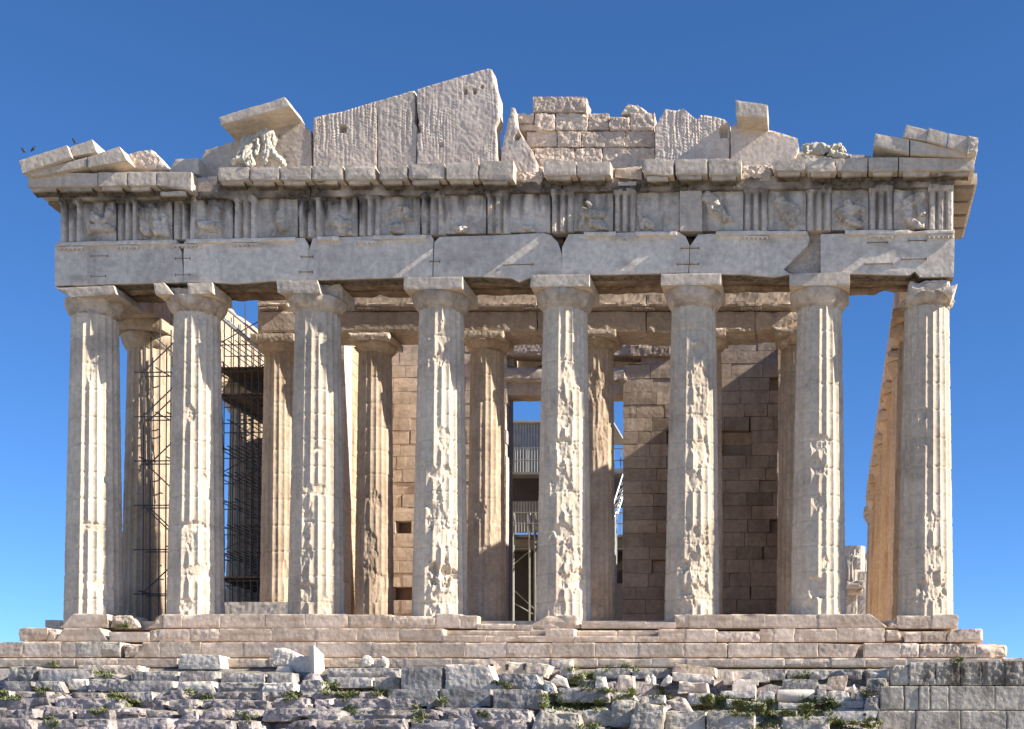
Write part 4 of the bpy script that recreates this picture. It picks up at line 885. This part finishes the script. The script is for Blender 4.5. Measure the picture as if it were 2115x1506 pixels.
for o in (o1 * 0, o1, o2): g.add(*tube(a0 + o, a1 + o, .05))
g.obj('chord', 'crane', Cn); g = Buf()
for k in range(9):
    p, q = a0 + dirv * k / 9, a0 + dirv * (k + 1) / 9
    g.add(*tube(p, q + o1, .03)); g.add(*tube(p + o1, q + o2, .03)); g.add(*tube(p + o2, q, .03)); g.add(*tube(p, p + o1, .03))
g.obj('lacing', 'crane', Cn)
Buf().add(*stone(rect8(1268, 1290, 968, 973, 23.5, .5), res=.3, chip=.003, rough=0)).obj('jib_head', 'crane', Cn)
Buf().add(*tube(a0 + (.2, .25, 0), (a0[0] + .2, a0[1] + .25, 0), .12, 8)).obj('mast', 'crane', Cn)

# ------------------------------------------------------------------ sculpture and birds
def skin_mesh(name, verts, edges, mat, parent=None, sub=3, rough=.0, smooth=True, root=0):
    me = bpy.data.meshes.new(name); c = np.mean([v[0] for v in verts], 0); c[2] = min(v[0][2] for v in verts)
    if parent is not None: c = np.array(parent['o'][:])
    me.from_pydata([tuple(np.array(v[0]) - c) for v in verts], edges, [])
    o = bpy.data.objects.new(name, me); COL.objects.link(o)
    m = o.modifiers.new('s', 'SKIN'); m.use_smooth_shade = True; m.branch_smoothing = .6
    for i, v in enumerate(verts):
        r = v[1]; me.skin_vertices[0].data[i].radius = (r, r) if not isinstance(r, tuple) else r
        me.skin_vertices[0].data[i].use_root = (i == root)
    s = o.modifiers.new('u', 'SUBSURF'); s.levels = s.render_levels = sub
    dg = bpy.context.evaluated_depsgraph_get(); em = bpy.data.meshes.new_from_object(o.evaluated_get(dg)); em.name = name
    bpy.data.objects.remove(o)
    n = len(em.vertices); co = np.empty(n * 3); em.vertices.foreach_get('co', co); co = co.reshape(-1, 3)
    if rough and mat == 'statue': q_ = co + c; co = co + np.stack([np.abs(noise(q_ * np.array([11, 11, 4.5]) + k * 9)) - .25 for k in range(3)], 1) * .075
    if rough: co = co + np.stack([fbm((co + c) * 7 + k * 20, 3) for k in range(3)], 1) * rough; em.vertices.foreach_set('co', co.ravel())
    em.materials.clear(); em.materials.append(M[mat]); em.update()
    o = bpy.data.objects.new(name, em); COL.objects.link(o); o['o'] = [float(q) for q in c]
    if parent is None: o.location = c
    else: o.parent = parent
    return o
def pv(px, py, y, r): return (U(px, py, y), r * .86)
A = -1.12
stA = [pv(513, 331, A, .26), pv(514, 311, A + .05, .23), pv(515, 292, A + .08, .25), pv(515, 279, A + .06, .12), pv(503, 284, A, .12), pv(500, 303, A - .08, .09), pv(491, 323, A - .1, .075), pv(529, 284, A, .12), pv(534, 303, A - .05, .09), pv(530, 322, A - .1, .08),
       pv(498, 330, A - .18, .15), pv(486, 329, A - .22, .12), pv(479, 341, A - .18, .09), pv(524, 338, A - .2, .14), pv(506, 341, A - .25, .12)]
skA = skin_mesh('seated_statue', stA, [(0, 1), (1, 2), (2, 3), (2, 4), (4, 5), (5, 6), (2, 7), (7, 8), (8, 9), (0, 10), (10, 11), (11, 12), (0, 13), (13, 14)], 'statue', rough=.05)
tag(skA, 'headless pale marble seated figure on the cornice under the tilted block', 'statue', 'pediment figures')
B_ = -1.05
stB = [pv(556, 316, B_, .22), pv(553, 300, B_, .20), pv(551, 281, B_, .24), pv(550, 267, B_, .13), pv(539, 272, B_ - .02, .13), pv(529, 282, B_ - .1, .09), pv(521, 292, B_ - .15, .075), pv(562, 273, B_, .13), pv(567, 290, B_ + .02, .09), pv(566, 304, B_ + .02, .075),
       pv(568, 322, B_ - .12, .16), pv(580, 333, B_ - .16, .12), pv(592, 343, B_ - .1, .09), pv(548, 324, B_ - .16, .17), pv(545, 336, B_ - .2, .13), pv(556, 344, B_ - .05, .10)]
skB = skin_mesh('kneeling_statue', stB, [(0, 1), (1, 2), (2, 3), (2, 4), (4, 5), (5, 6), (2, 7), (7, 8), (8, 9), (0, 10), (10, 11), (11, 12), (0, 13), (13, 14), (14, 15)], 'statue', rough=.05)
tag(skB, 'headless pale marble figure with one leg stretched right, leaning on the seated figure', 'statue', 'pediment figures')
C_ = -1.1
stC = [pv(1700, 312, C_, .24), pv(1682, 307, C_, .23), pv(1664, 304, C_, .25), pv(1654, 301, C_, .14), pv(1668, 318, C_ - .2, .10), pv(1655, 324, C_ - .2, .09), pv(1718, 308, C_ - .1, .17), pv(1735, 302, C_ - .1, .13), pv(1745, 318, C_ - .1, .10), pv(1716, 318, C_ - .25, .16), pv(1738, 322, C_ - .25, .12), pv(1758, 324, C_ - .2, .09)]
tag(skin_mesh('reclining_statue', stC, [(0, 1), (1, 2), (2, 3), (2, 4), (4, 5), (0, 6), (6, 7), (7, 8), (0, 9), (9, 10), (10, 11)], 'statue', rough=.07), 'worn reclining marble figure lying low on the right half of the cornice', 'statue', 'pediment figures')
def bird(px, py, y, s, flip, label):
    x, _, z = U(px, py, y); f = -1 if flip else 1; k = s / 60
    P = lambda a, b, r: ((x + a * f * k, y, z + b * k), r * k)
    o = skin_mesh('bird', [P(0, 6, 2.4), P(-3, 3.6, 1.7), P(-6, .8, .7), P(1.6, 8.6, 1.9), P(2.4, 10.8, 1.5), P(3.8, 10.8, .7), P(5.4, 10.4, .2)], [(0, 1), (1, 2), (0, 3), (3, 4), (4, 5), (5, 6)], 'bird', sub=1)
    g = Buf()
    for d in (-.6, .9): g.add(*tube((x + d * f * k, y, z + 4.5 * k), (x + (d + .3) * f * k, y + .02 * d, z - .2 * k), .25 * k, 5))
    g.obj('leg', 'bird', o); return tag(o, label, 'bird', 'birds on the left corner of the roofline')
bird(48, 317, -1.5, 1.05, True, 'black bird perched at the far left tip of the roofline')
bird(69, 314, -1.5, 1.05, False, 'black bird in the middle of three perched on the left corner blocks')
bird(153, 298, -1.4, 1.05, True, 'black bird perched alone near the upper left cornice block')

# ------------------------------------------------------------------ loose stones before the temple
# (name, label, material, quad or (x0,x1,top,bottom), thickness, wear, depth offset)
ST = [
 ('marble_block', 'pale marble block with rounded bright right end, lying on the lowest step at left', 'white', [(366, 1378), (458, 1379), (452, 1353), (372, 1350)], .9, .045, -.2),
 ('marble_slab', 'low tan marble slab with a bright broken right end below the left steps', 'step', [(155, 1391), (302, 1391), (285, 1374), (160, 1373)], .8, .04, -.2),
 ('limestone_block', 'rough pitted grey stone at the far left below the steps', 'lime', (16, 76, 1376, 1406), .8, .10, 0),
 ('limestone_block', 'long dark grey block with sharp edges, second from the left in the upper row', 'lime', (78, 190, 1382, 1406), .8, .03, 0),
 ('limestone_block', 'knobbly rubble stone right of the low tan slab', 'lime', (192, 268, 1391, 1408), .7, .10, 0),
 ('limestone_block', 'long flat rough grey block in the upper row left of centre', 'lime', (270, 368, 1386, 1408), .8, .06, 0),
 ('limestone_block', 'smooth dark grey block with bright chipped right end below the pale rounded block', 'lime', [(368, 1406), (450, 1407), (444, 1386), (372, 1385)], .9, .05, -.1),
 ('limestone_block', 'rough grey block with lit upper edge left of the upright pale slab', 'lime', (456, 546, 1389, 1411), .8, .07, 0),
 ('limestone_block', 'small grey block at the left edge in the second row of stones', 'lime', (8, 64, 1407, 1427), .7, .05, 0),
 ('limestone_block', 'grey block with slanted right end in the second row at left', 'lime', [(68, 1428), (134, 1428), (122, 1407), (74, 1406)], .7, .06, 0),
 ('limestone_block', 'short square grey block between two longer ones in the second row', 'grey', (140, 178, 1402, 1421), .6, .04, 0),
 ('limestone_block', 'wavy pale rough block catching light in the second row at left', 'lime', (181, 254, 1402, 1425), .7, .11, -.1),
 ('limestone_block', 'long regular grey block in the second row at left of centre', 'lime', (255, 357, 1406, 1427), .8, .04, 0),
 ('limestone_block', 'grey block leaning back with a pale right end in the second row', 'grey', [(362, 1428), (446, 1428), (436, 1407), (368, 1408)], .8, .05, 0),
 ('limestone_block', 'broken grey block with a bright lower right corner beside the stepped rubble', 'lime', (448, 545, 1409, 1428), .7, .10, 0),
 ('marble_chunk', 'small smooth grey chunk resting beside the upright pale slab', 'grey', [(567, 1389), (600, 1389), (597, 1376), (573, 1376)], .4, .03, -.2),
 ('limestone_block', 'dark square block with lit right face left of the upright pale slab', 'lime', (550, 605, 1389, 1410), .7, .05, 0),
 ('limestone_block', 'pale blocky stone below the dark square block', 'grey', (541, 606, 1410, 1430), .7, .09, 0),
 ('limestone_boulder', 'rounded knobbly boulder at the foot of the upright pale slab', 'lime', [(612, 1430), (672, 1428), (660, 1404), (622, 1403)], .7, .10, -.3),
 ('rubble_stone', 'long low band of crumbling dark stone right of the upright pale slab', 'lime', (676, 826, 1379, 1399), .8, .08, 0),
 ('limestone_block', 'greenish grey smooth block below the crumbling dark band', 'grey', (676, 770, 1399, 1417), .7, .03, 0),
 ('limestone_block', 'rough brownish block left of the taller dark grey block', 'poros', (773, 826, 1398, 1421), .7, .07, 0),
 ('marble_chunk', 'tiny white cube of marble below the two white fragments', 'white', [(754, 1414), (768, 1414), (767, 1404), (755, 1404)], .3, .02, -.4),
 ('poros_block', 'tall dark grey squared block, left of a pair', 'lime', (828, 913, 1377, 1422), .9, .03, -.1),
 ('poros_block', 'tall pale grey squared block with slanted right shoulder, right of a pair', 'grey', [(919, 1422), (1030, 1422), (1008, 1373), (920, 1372)], .9, .04, -.1),
 ('poros_block', 'long squared block, left of three in the course under the tall grey pair', 'lime', (800, 905, 1423, 1455), .9, .03, -.2),
 ('poros_block', 'long squared block with a weed before it, middle of three in a course', 'lime', (907, 1013, 1423, 1455), .9, .025, -.2),
 ('poros_block', 'squared block with bright broken right end, right of three in a course', 'lime', [(1017, 1461), (1125, 1460), (1118, 1424), (1018, 1423)], .9, .05, -.2),
 ('limestone_block', 'hump-backed grey block with a pale rounded right end', 'lime', [(1020, 1424), (1120, 1424), (1108, 1393), (1032, 1389)], .9, .09, -.2),
 ('marble_slab', 'tan marble slab with cut slots and a bright pointed right end', 'step', [(978, 1388), (1126, 1396), (1134, 1372), (978, 1360)], .9, .05, -.4),
 ('marble_chunk', 'thin pale slab lying at the foot of the steps right of the slotted slab', 'white', [(1137, 1378), (1180, 1375), (1182, 1362), (1139, 1364)], .5, .03, 0),
 ('marble_chunk', 'small grey block with a white right face under the thin pale slab', 'grey', (1156, 1183, 1378, 1393), .5, .03, 0),
 ('marble_chunk', 'pointed white splinter of marble leaning among rubble', 'white', [(1136, 1404), (1172, 1416), (1166, 1400), (1146, 1391)], .4, .04, -.2),
 ('marble_chunk', 'bright triangular fragment right of the squared course', 'white', [(1122, 1430), (1150, 1428), (1140, 1410), (1122, 1404)], .5, .05, 0),
 ('rubble_stone', 'rough tan stone between the splinter and the grass patch', 'poros', (1166, 1206, 1391, 1408), .5, .08, 0),
 ('limestone_slab', 'dark grey flat slab on the grass with a thin shadow beneath', 'lime', [(1150, 1447), (1258, 1447), (1256, 1421), (1152, 1420)], .8, .03, -.2),
 ('marble_chunk', 'short grey upright stub behind the dark flat slab', 'grey', [(1228, 1420), (1253, 1421), (1246, 1396), (1230, 1394)], .5, .03, 0),
 ('marble_chunk', 'tan upright squared stub with a bright right side', 'step', (1275, 1308, 1394, 1428), .5, .03, -.1),
 ('rubble_stone', 'rough coursed block under the lowest step above the tan upright stub', 'poros', (1226, 1302, 1380, 1397), .8, .06, 0),
 ('rubble_stone', 'dark rough block under the lowest step left of the tilted tan slab', 'poros', (1305, 1386, 1380, 1398), .8, .06, 0),
 ('marble_slab', 'tan ridged slab tilted down to the right below the steps', 'step', [(1386, 1386), (1479, 1396), (1478, 1378), (1392, 1369)], .7, .03, -.2),
 ('marble_slab', 'grey grooved slab tilted under the tan ridged slab', 'grey', [(1388, 1402), (1471, 1410), (1472, 1396), (1388, 1388)], .7, .03, -.1),
 ('marble_block', 'pinkish tan block with rounded corners under the grooved slab', 'step', [(1397, 1430), (1464, 1432), (1460, 1410), (1400, 1405)], .7, .05, -.1),
 ('marble_block', 'small grey block right of the rough angled stone', 'grey', (1420, 1472, 1432, 1451), .6, .04, 0),
 ('marble_chunk', 'flat pale stone lying on grass right of the dark flat slab', 'grey', [(1264, 1443), (1316, 1444), (1306, 1433), (1268, 1430)], .5, .04, 0),
 ('marble_chunk', 'little bright stone left of the rough angled stone', 'white', (1340, 1373, 1435, 1449), .5, .05, 0),
 ('poros_block', 'big rounded tan boulder with ribbed right end at the bottom', 'poros', [(1092, 1512), (1200, 1515), (1196, 1474), (1112, 1459)], 1.0, .12, -.2),
 ('poros_block', 'yellowish pitted block right of the big rounded tan boulder', 'poros', (1200, 1273, 1466, 1497), .8, .08, -.1),
 ('poros_block', 'dark fissured stone behind the big tilted block', 'poros', (1262, 1312, 1446, 1500), .8, .08, 0),
 ('poros_block', 'big tilted tan block with rough rounded top at the bottom centre', 'poros', [(1296, 1512), (1366, 1515), (1372, 1458), (1312, 1449)], .9, .08, -.5),
 ('rubble_stone', 'rough angled tan stone with a pointed right end', 'step', [(1390, 1462), (1430, 1466), (1412, 1440), (1376, 1446)], .6, .06, -.3),
 ('poros_block', 'tall rough grey block at the bottom, right of the big tilted block', 'poros', (1372, 1457, 1468, 1515), .9, .06, -.1),
 ('poros_block', 'long smooth tan block at the bottom below the grass bank', 'poros', (1459, 1558, 1472, 1515), .9, .05, -.2),
 ('marble_chunk', 'small pink squared stone in the stack of pale slabs', 'step', (1494, 1514, 1386, 1411), .6, .02, -.1),
 ('marble_slab', 'white slab on top of the stack left of the roller', 'white', (1515, 1560, 1385, 1401), .7, .02, -.1),
 ('marble_slab', 'thin grey slab below the white slab in the stack', 'grey', [(1513, 1412), (1566, 1411), (1566, 1402), (1516, 1402)], .7, .02, -.1),
 ('marble_slab', 'dark thin slab at mid height in the stack of pale slabs', 'grey', (1512, 1560, 1414, 1425), .7, .02, -.1),
 ('marble_slab', 'long pale slab lying lowest in the stack above the grass', 'grey', (1488, 1560, 1427, 1438), .7, .03, -.2),
 ('marble_slab', 'pale slab half sunk in the grass bank', 'white', [(1500, 1456), (1580, 1461), (1580, 1452), (1500, 1443)], .6, .03, -.2),
 ('marble_slab', 'pale slab with slanted right end at the foot of the steps', 'white', [(1550, 1406), (1590, 1404), (1586, 1392), (1550, 1384)], .6, .03, -.1),
 ('marble_chunk', 'small white chunk left of the rough block that stands above the roller', 'white', (1568, 1600, 1428, 1446), .5, .06, -.1),
 ('rubble_stone', 'light rough squared stone under the lowest step, right of the pale stack', 'lime', (1572, 1623, 1382, 1401), .7, .06, 0),
 ('rubble_stone', 'brown shadowed stone under the lowest step right of centre', 'poros', (1625, 1666, 1383, 1400), .7, .07, 0),
 ('rubble_stone', 'long crumbling grey stone under the lowest step near the pink tilted block', 'lime', (1670, 1781, 1382, 1400), .7, .07, 0),
 ('rubble_stone', 'grey ledge stone beside the dark stained wall', 'lime', (1785, 1842, 1380, 1400), .7, .06, 0),
 ('limestone_block', 'rough grey squared block standing directly behind the roller', 'lime', (1616, 1690, 1403, 1430), .7, .05, 0),
 ('marble_chunk', 'short pale block touching the right end of the roller', 'white', (1688, 1706, 1423, 1447), .5, .04, 0),
 ('marble_block', 'pink tilted block with a bright white right face', 'step', [(1704, 1420), (1745, 1426), (1752, 1394), (1712, 1398)], .7, .05, -.2),
 ('marble_block', 'low white block under the pink tilted block', 'white', [(1708, 1446), (1757, 1446), (1752, 1428), (1712, 1426)], .6, .05, -.1),
 ('limestone_block', 'grey weathered squared stone left of the big stained wall', 'lime', (1790, 1832, 1400, 1432), .7, .05, 0),
 ('rubble_stone', 'low grey stone above the grass at the right', 'lime', (1720, 1784, 1446, 1460), .6, .06, 0),
 ('marble_slab', 'narrow white slab lying on the grass below the roller', 'white', [(1607, 1462), (1678, 1462), (1678, 1452), (1607, 1450)], .5, .03, -.2),
 ('marble_slab', 'thin white sliver low on the grass left of the slab with a hole', 'white', (1603, 1646, 1467, 1473), .5, .02, -.3),
 ('marble_slab', 'pale slab with a dark round hole resting at the foot of the stained wall', 'white', [(1712, 1487), (1806, 1485), (1814, 1468), (1700, 1470)], .6, .02, -.6),
 ('poros_block', 'rough pale block at the bottom left of the slab with a hole', 'poros', (1616, 1713, 1480, 1516), .9, .06, -.2),
 ('limestone_boulder', 'rounded grey boulder against the lower left of the stained wall', 'lime', [(1783, 1466), (1820, 1466), (1812, 1438), (1790, 1440)], .6, .10, -.1),
 ('rock_block', 'long purple grey rock ledge at the bottom left of the rounded boulder', 'rock', [(985, 1500), (1096, 1498), (1090, 1464), (890, 1460)], .9, .12, -.1),
 ('rubble_stone', 'pebbly brown stone in the middle of the grass patch', 'poros', (1192, 1228, 1404, 1420), .5, .09, 0),
]
for k, (nm, lb, mt, q, t, wr, off) in enumerate(ST):
    if not isinstance(q, list): x0, x1, a, b = q; q = [(x0, b), (x1, b), (x1, a), (x0, a)]
    yb = max(q[0][1], q[1][1]); y = ydep(min(yb, 1506)) + off - .05
    q = [(q[0][0], q[0][1] + 4), (q[1][0], q[1][1] + 4), q[2], q[3]]
    o = rough_box(nm, mt, None, quad8(q, y, t), res=.045, chip=wr, rough=.006 + wr * .2, seed=800 + k, edge=.07 + wr * 1.5, cap=44, nfreq=2.8)
    tag(o, lb, 'stone block' if 'block' in nm or 'boulder' in nm else ('stone slab' if 'slab' in nm else 'stone'), 'loose stones below the temple steps')
    if 'hole' in lb and 'dark round' in lb:
        c = U(1786, 1476, y - .02); Buf().add(*tube((c[0], y - .012, c[2]), (c[0], y + .05, c[2]), .05, 10)).obj('hole', 'sheddark', o)
    if 'cut slots' in lb:
        for sx in (1015, 1047, 1083):
            Buf().add(*stone(quad8([(sx - 3, 1384), (sx + 2, 1384), (sx + 4, 1372), (sx - 3, 1371)], y - .03, .12), res=.1, chip=.01)).obj('slot', 'sheddark', o)
# upright pale slab with its lower wing
v, f, _ = slab([(561, 1376), (561, 1346), (566, 1337), (582, 1337), (604, 1346), (622, 1355), (644, 1357), (644, 1400), (612, 1392), (600, 1378)], -3.3, .55, res=.06, rough=.03, edge=.06, chip=.03, seed=901)
tag(Buf().add(v, f).obj('marble_block', 'grey', None), 'grey block with a curved sagging top, touching the left side of the upright white slab', 'stone block', 'loose stones below the temple steps')
q8 = [U(640, 1412, -3.45), U(650, 1414, -3.8), U(672, 1413, -3.1), U(661, 1412, -2.8), U(637, 1335, -3.45), U(648, 1332, -3.8), U(670, 1352, -3.1), U(655, 1343, -2.8)]
S1 = Buf().add(*stone(q8, res=.05, chip=.025, rough=.008, seed=902)).obj('marble_stele', 'white', None)
tag(S1, 'upright white slab with a slanted top and brightly lit right face below the steps', 'stone slab', 'loose stones below the temple steps')
def fragment(label, px, pts, y, seed):
    v, f, _ = slab(pts, y, .28, res=.05, rough=.03, edge=.04, chip=.03, seed=seed)
    tag(Buf().add(v, f).obj('white_fragment', 'white', None), label, 'stone', 'white carved marble fragments')
fragment('white rounded carved fragment, left of the pair below the steps near the middle', 0, [(747, 1378), (745, 1360), (752, 1354), (760, 1355), (767, 1364), (766, 1378)], -3.3, 911)
fragment('white curved carved fragment, right of the pair below the steps near the middle', 0, [(770, 1376), (782, 1366), (788, 1355), (797, 1359), (799, 1370), (795, 1388), (791, 1388), (791, 1376), (776, 1380)], -3.3, 912)
fragment('white blocky carved fragment left of the notched one, above the grass right of centre', 0, [(1333, 1416), (1331, 1397), (1337, 1392), (1343, 1400), (1346, 1392), (1353, 1398), (1354, 1416)], -4.6, 913)
fragment('white notched fragment leaning beside the pinkish tan block', 0, [(1362, 1416), (1370, 1404), (1380, 1393), (1387, 1398), (1386, 1410), (1372, 1418)], -4.5, 914)
fragment('white slender upright fragment beside the boulder at right, left of its pair', 0, [(1757, 1446), (1758, 1430), (1755, 1422), (1763, 1415), (1768, 1422), (1767, 1446)], -5.4, 915)
fragment('white arched upright fragment beside the boulder at right, right of its pair', 0, [(1769, 1448), (1769, 1430), (1774, 1424), (1782, 1430), (1783, 1449)], -5.5, 916)
c0, c1 = U(1606, 1438, -5.35), U(1682, 1438, -5.35); ax = c1 - c0
th = np.linspace(0, 2 * np.pi, 40, endpoint=False); prof = [(0, .10), (0, .185), (.03, .2), (.5, .203), (.97, .2), (1, .185), (1, .10)]
v = np.array([c0 + ax * a + r * np.array([0, math.cos(t), math.sin(t)]) for a, r in prof for t in th]); v += .006 * fbm(v * 9, 3)[:, None]
f = [(i * 40 + j, i * 40 + (j + 1) % 40, (i + 1) * 40 + (j + 1) % 40, (i + 1) * 40 + j) for i in range(6) for j in range(40)] + [tuple(range(40)), tuple(range(240, 280))[::-1]]
tag(Buf().add(v, f).obj('column_roller', 'white', None, True), 'smooth white marble roller lying on its side before a rough grey block', 'column drum')

# stained retaining wall at right
b = Buf(); rg = np.random.default_rng(5)
CRS = [(1366, 1416, [1840, 1878, 1933, 1983, 2028, 2076, 2130, 2190, 2260], -6.6, .12), (1417, 1467, [1817, 1868, 1898, 1921, 1960, 2055, 2120, 2190, 2260], -6.75, .05), (1468, 1530, [1812, 1892, 1984, 2080, 2170, 2260], -6.9, .05)]
for t, bt, xs_, y, wr in CRS:
    for i in range(len(xs_) - 1):
        dt = rg.uniform(-1.5, 1.5)
        tt = t + (8 if (t == 1366 and i == 0) else (2.5 - i * .7 if t == 1366 else 0))
        v, f = stone(rect8(xs_[i] + .5, xs_[i + 1] - .5, tt, bt - .6, y + rg.uniform(-.02, .02), 1.3), res=.045, chip=.022 if i else wr, rough=.007 + (.02 if t == 1366 else 0), seed=930 + i + t, edge=.05, cap=44, nfreq=3)
        st = np.clip(.85 * (.55 + 1.7 * fbm(np.stack([v[:, 0] * 2.6, v[:, 1], v[:, 2] * .7], 1) + t, 3)), 0, 1) if t == 1366 else np.clip(fbm(v * 1.6 + 3, 3) * 1.4 - .2, 0, .7)
        b.add(v, f, rg.normal(0, .05), st)
tw = b.obj('terrace_wall', 'poros', None); tag(tw, 'coursed stone retaining wall with black stained top course, at lower right', 'wall')

# ------------------------------------------------------------------ grass and weeds in the cracks
bpy.context.view_layer.update(); DG = bpy.context.evaluated_depsgraph_get()
PATCH = [(5, 60, 1428, 1444, 120), (55, 110, 1420, 1432, 60), (225, 262, 1432, 1446, 120), (380, 410, 1424, 1436, 50), (255, 300, 1444, 1456, 80), (410, 440, 1432, 1444, 60), (195, 230, 1462, 1474, 60), (92, 118, 1484, 1500, 60), (500, 530, 1470, 1490, 60), (590, 625, 1430, 1452, 90), (668, 700, 1408, 1432, 120), (700, 742, 1424, 1446, 120), (770, 800, 1424, 1438, 60),
 (715, 735, 1460, 1472, 50), (910, 950, 1440, 1456, 40), (860, 895, 1455, 1490, 90), (1022, 1050, 1406, 1422, 70), (985, 1010, 1468, 1482, 40), (1122, 1160, 1425, 1465, 260), (1150, 1240, 1448, 1466, 300), (1180, 1232, 1392, 1424, 220), (1240, 1320, 1426, 1446, 160), (1180, 1200, 1376, 1390, 40), (1300, 1400, 1420, 1440, 90), (1190, 1260, 1495, 1506, 90), (1440, 1500, 1440, 1468, 380), (1500, 1610, 1446, 1476, 520), (1560, 1610, 1470, 1506, 260),
 (1610, 1720, 1458, 1482, 420), (1645, 1735, 1444, 1462, 260), (1715, 1815, 1484, 1506, 320), (1780, 1800, 1425, 1445, 40), (1625, 1690, 1394, 1404, 60), (1975, 1995, 1358, 1366, 40), (230, 262, 1292, 1300, 60), (105, 125, 1366, 1378, 20), (190, 260, 1386, 1396, 90), (1255, 1345, 1376, 1384, 60)]
gb = Buf()
gv, gf, n = [], [], 0
org = Vector(CAM.tolist())
for x0, x1, y0, y1, cnt in PATCH:
    cx = RNG.uniform(x0, x1, max(2, cnt // 14)); cy = RNG.uniform(y0, y1, len(cx))
    for q in range(int(cnt * 1.9)):
        k = RNG.integers(len(cx)); px, py = cx[k] + RNG.normal(0, 5), cy[k] + RNG.normal(0, 2.5)
        d = U(px, py, 0) - CAM; d /= np.linalg.norm(d)
        hit, loc, nr, _, ob, _ = SC.ray_cast(DG, org, Vector(d.tolist()))
        if not hit or loc.y > -1: continue
        h = RNG.uniform(.04, .13); a = RNG.uniform(0, 6.28); w = RNG.uniform(.012, .03); l = RNG.normal(0, .08, 2)
        p = np.array(loc) + np.array(nr) * .02; p[2] -= .04
        s = np.array([math.cos(a), math.sin(a), 0]) * w
        gv += [p - s, p + s, p + s * .8 + (l[0] * .5, l[1] * .5, h * .6), p - s * .8 + (l[0] * .5, l[1] * .5, h * .6), p + (l[0], l[1], h)]
        gf += [(n, n + 1, n + 2, n + 3), (n + 3, n + 2, n + 4)]; n += 5
gb.add(gv, gf); tag(gb.obj('grass', 'grass', None), kind='stuff')
